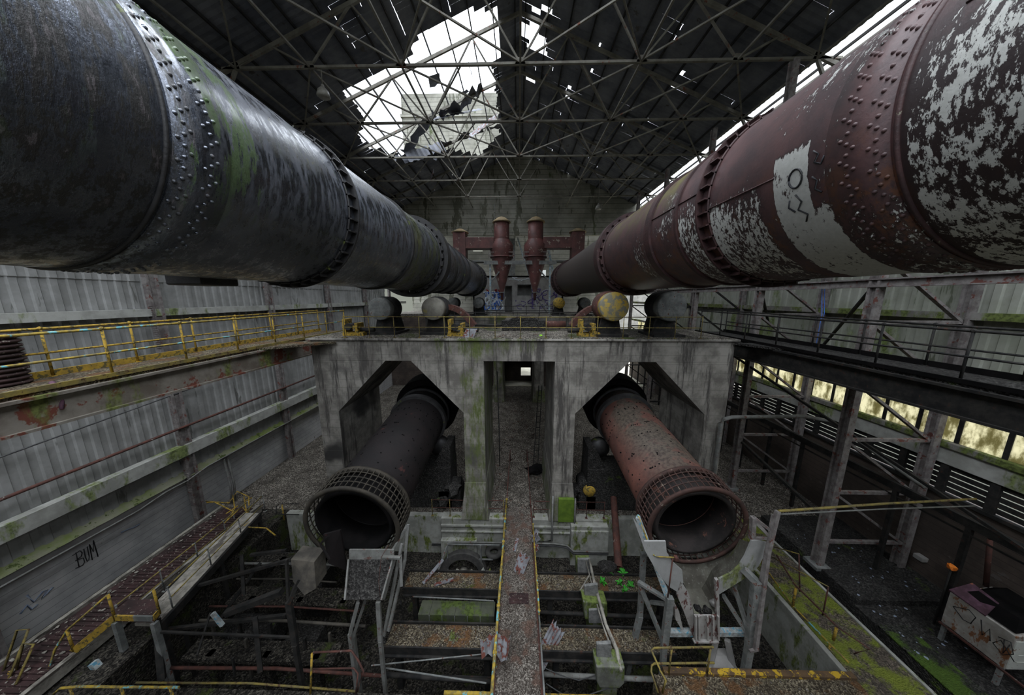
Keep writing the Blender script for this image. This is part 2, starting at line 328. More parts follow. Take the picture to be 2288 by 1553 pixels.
def struct(name, mb, mat, **k):
    o = mb.build(name, mat, **k); o['kind'] = 'structure'; return o
# ================================================================ THE SETTING
XW = 16.75
def pier_mat():
    m, nt, b, g, s = start('mossy_pier_concrete'); P = g.outputs['Position']; x, y, z = s.outputs[0], s.outputs[1], s.outputs[2]
    col = mix(nt, rng(nt, noi(nt, P, 1.2, 5, .65), .35, .65), (.25, .235, .205), (.12, .11, .095))
    col = mix(nt, rng(nt, noi(nt, P, 2.0, 6, .75, (1, 1, .10)), .50, .62), col, (.055, .050, .044))
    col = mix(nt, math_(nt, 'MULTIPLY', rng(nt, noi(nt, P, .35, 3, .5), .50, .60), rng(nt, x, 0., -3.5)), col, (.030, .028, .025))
    v = math_(nt, 'PINGPONG', z, .21); col = mix(nt, math_(nt, 'MULTIPLY', math_(nt, 'LESS_THAN', v, .008), .6), col, (.08, .075, .065))
    bias = math_(nt, 'MULTIPLY', box_mask(nt, x, -2.9, -1.4, .25), rng(nt, z, 8.4, 7.4, .10, .235))
    bias = math_(nt, 'ADD', bias, math_(nt, 'MULTIPLY', math_(nt, 'MULTIPLY', box_mask(nt, x, -4.2, .9, .4), rng(nt, z, 8.2, 9.2)), .19))
    bias = math_(nt, 'ADD', bias, math_(nt, 'MULTIPLY', math_(nt, 'MULTIPLY', box_mask(nt, x, 1.4, 3.1, .2), rng(nt, z, 1.8, 1.2)), .25))
    v = math_(nt, 'ADD', noi(nt, P, 2.2, 7, .78, (1, 1, .25)), bias)
    f = rng(nt, v, .64, .86); fine = noi(nt, P, 9., 3)
    col = mix(nt, f, col, mix(nt, fine, (.035, .05, .01), (.11, .135, .03)))
    nt.links.new(col, b.inputs['Base Color']); b.inputs['Roughness'].default_value = .85; bumpit(nt, b, noi(nt, P, 22., 3), .35, .02)
    return m
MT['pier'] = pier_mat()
def plateau(name, x0, x1, y0, y1, z0, z1, mat, step=.5, amp=.0):
    """slab with a slightly uneven top"""
    mb = MB(); nx = max(1, int((x1-x0)/step)); ny = max(1, int((y1-y0)/step)); g = []
    for j in range(ny+1):
        row = []
        for i in range(nx+1):
            x = x0+(x1-x0)*i/nx; y = y0+(y1-y0)*j/ny
            e = 0 if i in (0, nx) or j in (0, ny) else amp*noise.noise(Vector((x*.8, y*.8, 3)))
            row.append(mb._v((x, y, z1+e)))
        g.append(row)
    for j in range(ny):
        for i in range(nx):
            f = mb.b.faces.new((g[j][i], g[j][i+1], g[j+1][i+1], g[j+1][i])); f.smooth = amp > 0
    for pts in (((x0,y0,z0),(x1,y0,z0),(x1,y0,z1),(x0,y0,z1)), ((x0,y1,z0),(x1,y1,z0),(x1,y1,z1),(x0,y1,z1)),
                ((x0,y0,z0),(x0,y1,z0),(x0,y1,z1),(x0,y0,z1)), ((x1,y0,z0),(x1,y1,z0),(x1,y1,z1),(x1,y0,z1))): mb.quad(pts)
    return struct(name, mb, mat)
plateau('floor', -XW, XW, 13.6, 36, -.4, 0, 'gravel', .5, .12)
plateau('floor', 10.3, 12.2, 1.5, 13.6, -2.6, 0, 'mossfloor', .5, .03)
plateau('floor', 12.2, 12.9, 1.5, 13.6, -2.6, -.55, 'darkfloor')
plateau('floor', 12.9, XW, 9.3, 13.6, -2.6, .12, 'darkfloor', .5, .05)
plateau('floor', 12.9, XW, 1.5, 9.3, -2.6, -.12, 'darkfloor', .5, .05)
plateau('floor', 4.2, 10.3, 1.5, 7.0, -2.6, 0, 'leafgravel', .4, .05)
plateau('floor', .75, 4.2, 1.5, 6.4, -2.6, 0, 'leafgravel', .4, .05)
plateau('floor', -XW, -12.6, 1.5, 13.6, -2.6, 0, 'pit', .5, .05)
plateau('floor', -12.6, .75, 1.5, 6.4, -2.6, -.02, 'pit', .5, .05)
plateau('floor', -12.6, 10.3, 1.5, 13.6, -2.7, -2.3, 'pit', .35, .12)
# mossy retaining faces of the pit
mb = MB(); mb.box(10.12, 10.3, 7.0, 13.2, -2.3, -.02); struct('wall_pit_right', mb, 'mossblock', bevel=.02)
mb = MB()
for x0, x1 in ((-4.1, -.75), (.75, 4.6)):
    mb.box(x0, x1, 13.12, 13.6, -2.3, .02)
    mb.box(x0, x1, 13.02, 13.12, -.42, -.30); mb.box(x0, x1, 13.02, 13.12, -.75, -.66)
mb.box(4.6, 10.3, 13.3, 13.6, -2.3, -.02); mb.box(-12.6, -4.1, 13.3, 13.6, -2.3, -.02); mb.box(2.7, 4.6, 12.7, 13.12, -2.3, -.25); mb.box(2.7, 4.6, 12.78, 13.12, -.25, -.05)
mb.box(-4.1, -2.2, 12.85, 13.12, -2.3, -1.1)
struct('wall_pit_back', mb, 'mossblock', bevel=.02)
# corrugated side walls (rows of lapped sheets)
def corr_wall(mb, x, sgn, y0, y1, z0, z1, per=.42, dep=.055, lean=.0, rnd=None):
    n = int((y1-y0)/per)
    prof = ((0, 0), (.40, 0), (.50, 1), (.90, 1))
    col = []
    for i in range(n+1):
        for f, d in prof:
            y = y0 + (i+f)*per
            if y > y1: break
            col.append((y, d*dep))
    A = [mb._v((x - sgn*d + sgn*lean, y, z0)) for y, d in col]; B = [mb._v((x - sgn*d, y, z1)) for y, d in col]
    for k in range(len(col)-1): mb.b.faces.new((A[k], A[k+1], B[k+1], B[k]))
mb = MB()
for z0, z1, l, ye in ((2.9, 7.3, -.04, 41.9), (7.2, 12.3, -.07, 35.6), (12.2, 17.5, -.05, 35.6), (17.4, 23.8, -.05, 41.9)): corr_wall(mb, -XW, -1, -2, ye, z0, z1, lean=l)  # middle rows end early: unseen bay opened to light the cyclones
struct('wall_left', mb, 'sheet')
mb = MB(); mb.box(-XW-.3, -XW, -2, 42, -.4, 2.75); struct('wall_left', mb, 'brick')
MT['mossledge'] = M('thick_moss_on_ledge', (.13, .17, .035), (.20, .20, .14), .8, (.05, .07, .015), .56, 3, bump=.6)
mb = MB(); n = 120                                           # sloping mortar ledge under the sheeting, thick with moss
for k in range(n):
    ya, yb = -2+44*k/n, -2+44*(k+1)/n; fa, fb = [.34+.05*noise.noise(Vector((q*1.7, 0, 0))) for q in (ya, yb)]
    mb.hexa([(-XW-.2,ya,2.72),(-XW+fa,ya,2.72),(-XW+fb,yb,2.72),(-XW-.2,yb,2.72),(-XW-.2,ya,3.12),(-XW+fa-.06,ya,2.80),(-XW+fb-.06,yb,2.80),(-XW-.2,yb,3.12)])
struct('trim_1', mb, 'mossledge')
mb = MB()
for z0, z1, l, ye in ((8.35, 12.2, -.05, 35.6), (12.1, 17, -.05, 35.6), (16.9, 23.6, -.05, 41.9)): corr_wall(mb, XW, 1, -2, ye, z0, z1, lean=l)  # far bay left open here too, an unseen gap added for side light
struct('wall_right', mb, 'sheet_green')
mb = MB(); mb.box(XW, XW+.3, -2, 42, -.4, 3.9); struct('wall_right', mb, 'darkbrick')
mb = MB(); mb.box(XW-.12, XW+.3, -2, 42, 5.1, 5.75); struct('trim_2', mb, 'girt', bevel=.02)
mb = MB(); mb.box(XW-.2, XW+.3, -2, 42, 5.75, 6.0); struct('trim_3', mb, 'ledge', bevel=.03)
# translucent pane row and louvre row
for i in range(38):
    y = -1.6+i*1.1
    if y < 4.5 or y > 40: continue
    mb = MB(); mb.box(XW, XW+.02, y, y+.98, 6.0, 8.3); o = struct('window_1', mb, 'pane')
mb = MB()
for i in range(38): mb.box(XW-.03, XW+.04, -1.72+i*1.1, -1.6+i*1.1, 6.0, 8.35)
mb.box(XW-.05, XW+.05, -2, 41.9, 8.3, 8.42)
o = mb.build('window_frame', 'darksteel'); o['kind'] = 'structure'
mb = MB()
for k in range(5):
    z = 4.02+k*.22; mb.hexa([(XW-.02,-2,z+.01),(XW+.10,-2,z-.03),(XW+.10,41.9,z-.03),(XW-.02,41.9,z+.01),(XW-.02,-2,z+.185),(XW+.10,-2,z+.15),(XW+.10,41.9,z+.15),(XW-.02,41.9,z+.185)])
for i in range(36): mb.box(XW-.08, XW+.04, -1.6+i*1.2, -1.38+i*1.2, 3.9, 5.1)
mb.box(XW-.1, XW+.1, -2, 41.9, 3.82, 3.95)
struct('window_2', mb, 'darksteel')
# wall plates at the eaves (the right one leaves an open daylight strip below the roof)
mb = MB(); mb.bar((-XW, -2, 23.75), (-XW, 41.9, 23.75), .35, .5); struct('trim_4', mb, 'concrete_plain')
mb = MB(); mb.bar((XW, -2, 23.65), (XW, 41.9, 23.65), .2, .16); struct('trim_5', mb, 'truss')
# roof sheets
ZA, SL = H+19.1, .41
def roofpt(px, py, side):                                   # sight line met with the roof slope: used to trace the torn hole's edge
    r = ray(px, py); t = (ZA - CAM.z - side*SL*CAM.x)/(r.z + side*SL*r.x); return CAM + r*t
hole = [roofpt(px, py, -1) for px, py in ((770,206),(905,128),(962,60),(1030,30),(1098,8),(1110,60),(1112,120),(1100,200),(1112,300),(1075,345),(1000,330),(940,345),(870,345),(800,310),(820,250))]
hole = [(p.x, p.y) for p in hole]
holeR = [[(p.x, p.y) for p in [roofpt(px, py, 1) for px, py in q]] for q in
         (((1172,52),(1190,50),(1214,78),(1212,118),(1172,105)), ((1186,10),(1222,10),(1222,35),(1190,22)), ((1170,165),(1200,172),(1200,190),(1172,180)))]
def inside(x, y, poly):
    c = False; n = len(poly)
    for i in range(n):
        x0, y0 = poly[i]; x1, y1 = poly[(i+1) % n]
        if (y0 > y) != (y1 > y) and x < (x1-x0)*(y-y0)/(y1-y0)+x0: c = not c
    return c
def roof(side, holes):
    mb = MB(); rnd = random.Random(3+side)
    nrow = 12; du = ((XW+.5) if side < 0 else 15.9)/nrow      # the far-side sheets stop short of the wall: daylight slot along the eave
    for r in range(nrow):
        x0 = r*du; x1 = (r+1)*du
        y = -2.0
        while y < 42:
            L = .36
            xa, xb = x0, x1+.06
            if (y < 13.5 and r < 3) or (side < 0 and y < 11.5 and 8 <= r < 11): y += L; continue         # unseen ridge and left-slope gaps, added to let daylight in
            cut = False
            for f in (.25, .75):
                if any(inside(side*(x0+(x1-x0)*f), y+L/2+rnd.uniform(-.15, .15), h) for h in holes):
                    cut = True
                    if f == .25: xa = x0+(x1-x0)*(.5+rnd.uniform(-.1, .1)); 
                    else: xb = x0+(x1-x0)*(.5+rnd.uniform(-.1, .1)) if xa == x0 else xa
            if not cut and rnd.random() < ((.60 if r in (2, 4, 6) and y < 27 else .02) if side < 0 else .035):
                xb = x1 - rnd.uniform(.01, .05)             # a slipped sheet end leaves a slot of daylight
            if not cut and r in (3, 4, 8) and side > 0 and rnd.random() < .12 and 18 < y < 30: xa += rnd.uniform(.1, .4)
            if xb - xa > .05:
                z = lambda q: ZA - SL*q
                e = .035
                P = lambda q, yy, h: (side*q, yy, z(q)+h)
                mb.quad([P(xa, y, 0), P(xa, y+L*.5, e), P(xb, y+L*.5, e-.03), P(xb, y, -.03)])
                mb.quad([P(xa, y+L*.5, e), P(xa, y+L, 0), P(xb, y+L, -.03), P(xb, y+L*.5, e-.03)])
            y += L
    return mb
struct('ceiling', roof(-1, [hole]), 'roofsheet'); struct('ceiling', roof(1, holeR), 'roofsheet')
mb = MB()
for side in (-1, 1):
    for k in range(12):
        x = side*(.35+k*1.45); z = ZA-SL*abs(x)-.10
        mb.bar((x, -2, z), (x, 41.9, z), .07, .14)
struct('ceiling_purlins', mb, 'darksteel')
mb = MB(); mb.prism([(-XW,-4.2,-2.6),(XW,-4.2,-2.6),(XW,-4.2,14),(-XW,-4.2,14)], (0, .3, 0)); struct('wall_front_light_block', mb, 'darkbrick')  # unseen wall behind the camera, added to cut the frontal light
# end wall: concrete gable over a recess, control room, lower wall with an opening
mb = MB(); A = [(-XW,41.9,20.1),(XW,41.9,20.1),(XW,41.9,24),(0,41.9,ZA),(-XW,41.9,24)]; mb.prism(A, (0, .6, 0)); struct('wall_back', mb, 'concrete_wall')
mb = MB()
wz = [(-XW, -7.2), (-5.45, -4.7), (-2.9, -2.3), (2.75, 4.4), (5.4, XW)]
mb.box(-XW, -7.0, 45, 45.4, 9, 20.1); mb.box(-5.5, -4.0, 45, 45.4, 9, 20.1); mb.box(-3.1, 2.3, 45, 45.4, 9, 20.1); mb.box(4.2, XW, 45, 45.4, 9, 20.1)
mb.box(-7.0, -5.5, 45, 45.4, 9, 18.4); mb.box(-7.0, -5.5, 45, 45.4, 19.7, 20.1); mb.box(-4.0, -3.1, 45, 45.4, 9, 12.6); mb.box(-4.0, -3.1, 45, 45.4, 15.6, 20.1)
mb.box(2.3, 4.2, 45, 45.4, 9, 13.6); mb.box(2.3, 4.2, 45, 45.4, 15.7, 20.1)
struct('wall_back', mb, 'concrete_wall')
mb = MB(); mb.box(-XW, XW, 45, 45.4, 20.1, 29); struct('wall_back', mb, 'concrete_wall')
mb = MB(); mb.box(-XW, 11.5, 36.0, 45, 9.0, 9.45); struct('floor', mb, 'gravel')
mb = MB(); mb.box(-XW, -1.95, 36, 36.3, 0, 9.0); mb.box(1.75, 11.5, 36, 36.3, 0, 9.0); mb.box(-1.95, 1.75, 36, 36.3, 3.4, 9.0); struct('wall_back', mb, 'darkbrick')
mb = MB(); mb.box(-5, .35, 38.5, 38.7, 0, 9.0); mb.box(1.7, 5, 38.5, 38.7, 0, 9.0); mb.box(.35, 1.7, 38.5, 38.7, 0, .72); mb.box(.35, 1.7, 38.5, 38.7, 1.9, 9.0); mb.box(-5, -4.8, 36.3, 38.5, 0, 9); mb.box(4.8, 5, 36.3, 38.5, 0, 9); struct('wall_back', mb, 'darkbrick')
mb = MB(); mb.box(-30, 40, 36.3, 75, -.3, -.02); struct('ground_outside', mb, 'pale_ground')
mb = MB(); mb.box(6, 40, 62, 62.5, 0, 12); struct('wall_outside', mb, 'concrete_plain')
# ================================================================ ROTARY KILNS
KR, KX, KZ = 1.7, 5.65, H+2.05
def arc_blocks(mb, c, y0, y1, r0, r1, n, wd, ph=0):
    for k in range(n):
        a = 2*PI*(k+ph)/n; ca, sa = math.cos(a), math.sin(a); t = Vector((-sa, 0, ca))*wd/2
        o0 = c + Vector((ca*r0, 0, sa*r0)); o1 = c + Vector((ca*r1, 0, sa*r1))
        Y0, Y1 = Vector((0, y0, 0)), Vector((0, y1, 0))
        mb.hexa([o0-t+Y0, o0+t+Y0, o0+t+Y1, o0-t+Y1, o1-t+Y0, o1+t+Y0, o1+t+Y1, o1-t+Y1])
def rivets(mb, c, ys, r, n, size, skip=None):
    for j, (y, ph) in enumerate(ys):
        for k in range(n):
            a = 2*PI*(k+ph)/n
            ca, sa = math.cos(a), math.sin(a)
            p = c + Vector((ca*r, y, sa*r)); u = Vector((ca, 0, sa)); t = Vector((-sa, 0, ca)); v = Vector((0, 1, 0))
            R0 = [mb._v(p + (t*math.cos(q)+v*math.sin(q))*size) for q in [i*PI/3 for i in range(6)]]
            R1 = [mb._v(p + u*size*.62 + (t*math.cos(q)+v*math.sin(q))*size*.68) for q in [i*PI/3 for i in range(6)]]
            top = mb._v(p + u*size*.85)
            for i in range(6):
                f = mb.b.faces.new((R0[i], R0[(i+1)%6], R1[(i+1)%6], R1[i])); f.smooth = True
                f = mb.b.faces.new((R1[i], R1[(i+1)%6], top)); f.smooth = True
def kiln(side, shell, ring, label, flange, steps, tyre, near):
    c = Vector((side*KX, 0, KZ)); Yx = (0, 1, 0)
    t = thing('rotary_kiln', (side*KX, 15.2, KZ-KR-.2), label, 'kiln')
    mb = MB(); prof = [(-3.5, 0), (-3.5, KR)] + [(y, r) for y, r in steps] + [(34.3, KR), (34.3, 0)]
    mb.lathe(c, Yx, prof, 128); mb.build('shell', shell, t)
    mb = MB()                                                # bolted joint: half-round hoop and wide riveted strap
    mb.lathe(c, Yx, [(flange-.022, KR), (flange-.02, KR+.016), (flange, KR+.03), (flange+.02, KR+.016), (flange+.022, KR)], 128)
    mb.build('joint_hoop', ring, t)
    mb = MB(); d = .72
    mb.lathe(c, Yx, [(flange+.05, KR), (flange+.05, KR+.014), (flange+d, KR+.014), (flange+d, KR)], 128)
    f = flange
    rivets(mb, c, [(f+.10, 0), (f+.17, .25), (f+.24, .5), (f+.17, .75), (f+.40, .1), (f+.47, .35), (f+.54, .6), (f+.47, .85)], KR+.014, 44, .027)
    mb.build('rivet_strap', shell, t)
    for (y0, y1, r, n, kind) in tyre:
        mb = MB()
        if kind == 'gear':                                   # narrow hoop standing off the shell on chairs
            mb.lathe(c, Yx, [(y1-.05, KR-.01), (y1-.05, r), (y1, r), (y1, KR-.01)], 128, close=True, smooth=False)
            mb.lathe(c, Yx, [(y0, KR-.01), (y0, KR+.03), (y0+.03, KR+.03), (y0+.03, KR-.01)], 128, close=True)
            arc_blocks(mb, c, y0, y1, KR-.02, r-.02, n, .03)
            mb.build('chair_ring', ring, t)
        elif kind == 'tyre':
            mb.lathe(c, Yx, [(y0, KR+.07), (y0, r), (y1, r), (y1, KR+.07)], 128, close=True, smooth=False)
            ty = mb.build('riding_ring', ring, t)
            mb = MB(); arc_blocks(mb, c, y0-.22, y0+.02, KR-.02, KR+.13, n, .22); arc_blocks(mb, c, y1-.02, y1+.22, KR-.02, KR+.13, n, .22)
            mb.lathe(c, Yx, [(y0-.25, KR), (y0-.25, KR+.05), (y0, KR+.05)], 96)
            mb.build('ring_pads', ring, ty)
        elif kind == 'hoop':
            mb.lathe(c, Yx, [(y0, KR-.01), (y0, r), (y1, r), (y1, KR-.01)], 128, smooth=False); mb.build('stiffening_hoop', ring, t)
        elif kind == 'end':
            mb.lathe(c, Yx, [(y0, KR), (y0, r), (y1, r), (y1, KR)], 96, smooth=False); arc_blocks(mb, c, y0-.15, y0, KR, r-.03, 36, .12); mb.build('end_flange', ring, t)
    return t
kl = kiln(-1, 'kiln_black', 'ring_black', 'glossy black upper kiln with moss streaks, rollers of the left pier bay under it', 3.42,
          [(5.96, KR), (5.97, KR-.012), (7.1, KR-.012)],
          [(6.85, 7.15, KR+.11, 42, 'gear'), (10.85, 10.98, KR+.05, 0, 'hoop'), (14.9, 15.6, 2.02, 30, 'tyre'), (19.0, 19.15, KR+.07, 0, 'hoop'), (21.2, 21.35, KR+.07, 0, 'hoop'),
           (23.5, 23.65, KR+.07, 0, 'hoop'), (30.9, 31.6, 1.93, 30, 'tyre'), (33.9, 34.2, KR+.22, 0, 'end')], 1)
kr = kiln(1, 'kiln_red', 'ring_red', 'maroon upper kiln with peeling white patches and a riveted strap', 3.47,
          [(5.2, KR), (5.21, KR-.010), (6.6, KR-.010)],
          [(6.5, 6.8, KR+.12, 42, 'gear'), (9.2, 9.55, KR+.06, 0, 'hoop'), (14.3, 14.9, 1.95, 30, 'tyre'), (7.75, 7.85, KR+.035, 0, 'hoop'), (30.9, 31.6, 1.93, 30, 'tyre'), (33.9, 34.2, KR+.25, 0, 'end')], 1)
# welded seams on the near drums
mb = MB()
for a, y0, y1 in ((PI-.38, -3.0, 3.22), (PI+.12, 4.95, 6.6), (PI-.15, 6.9, 9.2)):
    mb.tube([Vector((KX+math.cos(a)*(KR+.004), y, KZ-math.sin(a)*(KR+.004)*-1)) for y in [y0+(y1-y0)*i/10 for i in range(11)]], .012, 6)
mb.build('welded_seam', 'ring_red', kr)
mb = MB(); a = -.95
mb.box(-KX-.9, -KX-.2, 5.2, 5.9, KZ-KR-.12, KZ-KR+.1); mb.build('belly_hatch', 'ring_black', kl, bevel=.03)
# writing scratched in the white patch: a ring and a few strokes
mb = MB()
def onk(u, v): # u along the kiln, v = angle from horizontal (towards the camera side)
    return Vector((KX - math.cos(v)*(KR+.006), u, KZ + math.sin(v)*(KR+.006)))
def stroke(pts, r=.012): mb.tube([onk(*p) for p in pts], r, 5)
stroke([(4.60+.10*math.cos(k*PI/8), -.20+.075*math.sin(k*PI/8)) for k in range(17)], .014)
stroke([(4.35, -.05), (4.28, -.09), (4.33, -.14), (4.24, -.17), (4.20, -.12)]); stroke([(4.36, -.24), (4.30, -.28), (4.34, -.34), (4.26, -.38)])
stroke([(4.62, -.33), (4.55, -.40), (4.63, -.46), (4.52, -.52), (4.58, -.58)]); stroke([(4.72, -.36), (4.76, -.42), (4.68, -.47)])
mb.build('painted_mark', 'ink', kr)
# ================================================================ PIERS
def pier(y0, y1, label):
    t = thing('kiln_pier', (0, (y0+y1)/2, 0), label, 'pier')
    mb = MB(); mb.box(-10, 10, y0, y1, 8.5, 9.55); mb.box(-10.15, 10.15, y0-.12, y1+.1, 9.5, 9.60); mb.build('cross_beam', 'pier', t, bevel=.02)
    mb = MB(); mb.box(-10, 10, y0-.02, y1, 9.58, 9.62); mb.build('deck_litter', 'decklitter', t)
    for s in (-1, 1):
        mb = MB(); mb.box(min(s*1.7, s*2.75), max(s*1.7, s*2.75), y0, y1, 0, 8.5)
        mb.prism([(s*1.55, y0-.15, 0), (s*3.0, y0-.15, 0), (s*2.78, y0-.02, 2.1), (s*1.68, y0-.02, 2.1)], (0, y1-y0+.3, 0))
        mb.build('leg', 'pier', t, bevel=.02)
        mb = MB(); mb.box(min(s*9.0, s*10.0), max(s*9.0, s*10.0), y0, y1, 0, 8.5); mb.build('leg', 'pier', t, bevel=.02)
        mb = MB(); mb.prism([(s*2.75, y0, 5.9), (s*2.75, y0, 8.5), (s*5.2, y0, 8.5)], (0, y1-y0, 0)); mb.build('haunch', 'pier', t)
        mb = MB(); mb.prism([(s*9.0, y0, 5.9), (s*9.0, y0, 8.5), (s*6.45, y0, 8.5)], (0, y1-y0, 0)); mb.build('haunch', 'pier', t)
    return t
pier(13.2, 17.4, 'great concrete pier with mossy cross beam carrying both black and maroon kilns near the railing')
pier(30.2, 33.4, 'farther concrete pier behind the gravel passage, under the kilns beside the cyclones')
mb = MB(); mb.box(-1.3, 1.7, 17.5, 30.1, 9.25, 9.45); tag(mb.build('gangway_deck', 'gravel'), 'litter-covered deck running between the two kilns', 'gangway')
# support rollers on the piers
def roller(x, y, mat, capmat, label, r=.75, cap=True):
    t = thing('support_roller', (x, y, 9.62), label, 'roller', 'support rollers under the kilns')
    z = 9.62+r+.70
    mb = MB(); mb.lathe((x, y-.42, z), (0,1,0), [(0, 0), (0, r*.9), (.05, r), (.80, r), (.85, r*.9), (.85, 0)], 40); mb.build('wheel', mat, t)
    if cap:
        mb = MB(); mb.lathe((x, y-.95, z), (0,1,0), [(0, 0), (0, r*.86), (.04, r*.92), (.5, r*.92), (.5, 0)], 32); mb.build('end_cap', capmat, t)
    mb = MB()
    for yy in (y-.44, y+.52): mb.prism([(x-.6, yy, 9.62), (x+.6, yy, 9.62), (x+.34, yy, z-.25), (x+.16, yy, z+.02), (x-.16, yy, z+.02), (x-.34, yy, z-.25)], (0, .2, 0))
    mb.tube([(x, y-.5, z-.02), (x, y+.8, z-.02)], .14, 14); mb.box(x-.75, x+.75, y-.95, y+.9, 9.62, 9.74)
    mb.build('bearing_stand', 'darksteel', t); return t
rl = [(-7.05, 15.2, 'rubber', 'steel', 'dark roller wheel under the outer side of the black kiln on the near pier'),
      (-4.35, 15.2, 'rubber', 'greycap', 'grey roller wheel with dull cap under the inner side of the black kiln'),
      (4.5, 14.6, 'rust', 'yellowcap', 'roller wheel with round yellow cap under the maroon kiln'),
      (7.2, 14.6, 'rubber', 'steel', 'black roller wheel in shade under the outer side of the maroon kiln')]
for a in rl: roller(*a, r=.75 if a[0] > 0 else .62)
for x, m_, c_, l in ((-4.3, 'rubber', 'steel', 'small dark roller wheel under the far end of the black kiln'), (4.3, 'oldyellow', 'yellow', 'small yellow-grey roller wheel under the far end of the maroon kiln'),
                 (-7.0, 'rubber', 'steel', 'outer dark roller wheel on the farther pier, black kiln'), (7.0, 'rubber', 'steel', 'outer dark roller wheel on the farther pier, maroon kiln')):
    roller(x, 31.2, m_, c_, l, .6)
# yellow thrust frames and guards beside the rollers
def thrust(x, y, s, label, mat='yellow'):
    t = thing('thrust_frame', (x, y, 9.62), label, 'machine')
    mb = MB(); mb.box(x-.45, x-.30, y-.3, y+.3, 9.62, 10.45); mb.box(x+.15, x+.3, y-.3, y+.3, 9.62, 10.25); mb.box(x-.45, x+.3, y-.32, y-.2, 9.95, 10.12); mb.box(x-.5, x+.55, y-.28, y+.25, 9.62, 9.8)
    mb.build('bracket', mat, t)
    mb = MB(); mb.tube([(x-.1, y-.45, 10.08), (x-.1, y+.4, 10.08)], .17, 14); mb.tube([(x+.3*s, y, 9.9), (x+1.0*s, y, 9.9)], .12, 10); mb.build('spindle', 'darksteel', t)
thrust(-3.05, 14.1, 1, 'yellow bracketed machine beside the grey roller wheel of the black kiln')
thrust(3.4, 14.1, -1, 'yellow bracketed machine beside the yellow-capped roller wheel')
thrust(-8.35, 14.2, 1, 'yellow bracket at the pier corner where the left walkway arrives', 'yellow')
for x, s, l in ((-3.2, 1, 'curved rusty chain guard leaning off the grey roller of the black kiln'), (3.55, -1, 'curved brown chain guard behind the yellow-capped roller wheel')):
    mb = MB(); pts = [(x-s*.55*math.cos(a*1.3)-s*.1, 15.2, 10.2+.75*math.sin(a*1.3)) for a in [i*PI/12 for i in range(1, 9)]]
    pts = [(x + s*(-.6+i*.17), 15.3, 11.0-.0156*i*i) for i in range(9)]
    for p, q in zip(pts, pts[1:]): mb.bar(p, q, .5, .28)
    tag(mb.build('chain_guard', 'rust'), l, 'guard')
# drive machinery on the deck between the kilns
t = thing('gearbox', (.2, 16.6, 9.62), 'rusty low gearbox on the pier deck midway between the two kilns', 'machine')
mb = MB(); mb.box(-1.0, 1.5, 16.2, 17.0, 9.62, 10.2); mb.prism([(-.6, 16.2, 10.2), (1.1, 16.2, 10.2), (.8, 16.2, 10.45), (-.3, 16.2, 10.45)], (0, .8, 0)); mb.build('casing', 'darkfloor', t, bevel=.03)
mb = MB(); mb.tube([(1.5, 16.6, 9.95), (2.7, 16.6, 9.95)], .22, 14); mb.build('motor', 'rust', t)
mb = MB(); mb.tube([(-1.0, 16.6, 9.9), (-2.6, 16.6, 9.9)], .07, 8); mb.build('shaft', 'darksteel', t)
mb = MB()
for k in range(40):
    mb.blob((random.uniform(-3, 3), random.uniform(13.3, 14.6), 9.63), random.uniform(.03, .09), 1, .4, (1, 1, .5))
tag(mb.build('debris', 'walkgravel'), 'pale broken debris scattered on the near pier deck', 'debris', kind='stuff')
mb = MB(); mb.prism([(-2.75, 13.5, 9.62), (-2.2, 13.5, 9.62), (-2.05, 13.7, 9.98), (-2.6, 13.7, 9.98)], (0, .06, .02)); tag(mb.build('sheet_panel', 'oldsheet'), 'small pale sheet lying by the yellow machine on the near pier deck', 'panel')
mb = MB(); mb.box(1.0, 1.13, 13.9, 14.05, 9.64, 9.68); tag(mb.build('plastic_scrap', 'signal'), 'lime green plastic scrap on the near pier deck', 'scrap')
# ================================================================ RAILINGS
def railing(name, a, b, n, h, mat, label, mids=(.5,), r=.024, parent=None, group=None, postmat=None, lean=None, end=None):
    a, b = Vector(a), Vector(b); t = thing(name, a, label, 'railing', group)
    mb = MB(); mb.tube([a+Vector((0,0,h)), (a+b)/2+Vector((0,0,h-.015)), b+Vector((0,0,h))], r*1.15, 8); mb.build('handrail', mat, t)
    for m_ in mids: mb = MB(); mb.tube([a+Vector((0,0,h*m_)), b+Vector((0,0,h*m_))], r, 8); mb.build('mid_rail', mat, t)
    for i in range(n):
        p = a + (b-a)*(i/(n-1)); q = p + Vector((0,0,h))
        mb = MB(); mb.tube([p, q], r, 8); mb.blob(q, r*1.9, 1, 0); 
        for m_ in mids: mb.blob(p+Vector((0,0,h*m_)), r*1.7, 1, 0)
        mb.box(p.x-.06, p.x+.06, p.y-.06, p.y+.06, p.z, p.z+.02)
        mb.build('post', postmat or mat, t)
    return t
railing('guard_railing', (-8.3, 13.22, 9.62), (8.4, 13.22, 9.62), 15, 1.0, 'oldyellow', 'thin rusty yellow railing along the front edge of the near pier deck', r=.018)
railing('guard_railing', (-5.2, 17.2, 9.62), (5.0, 17.2, 9.62), 9, 1.0, 'darksteel', 'thin dark railing along the rear edge of the near pier deck', r=.018)
railing('guard_railing', (-3.4, 30.4, 9.62), (3.6, 30.4, 9.62), 6, 1.0, 'darksteel', 'thin dark railing on the farther pier before the graffiti room', r=.03)
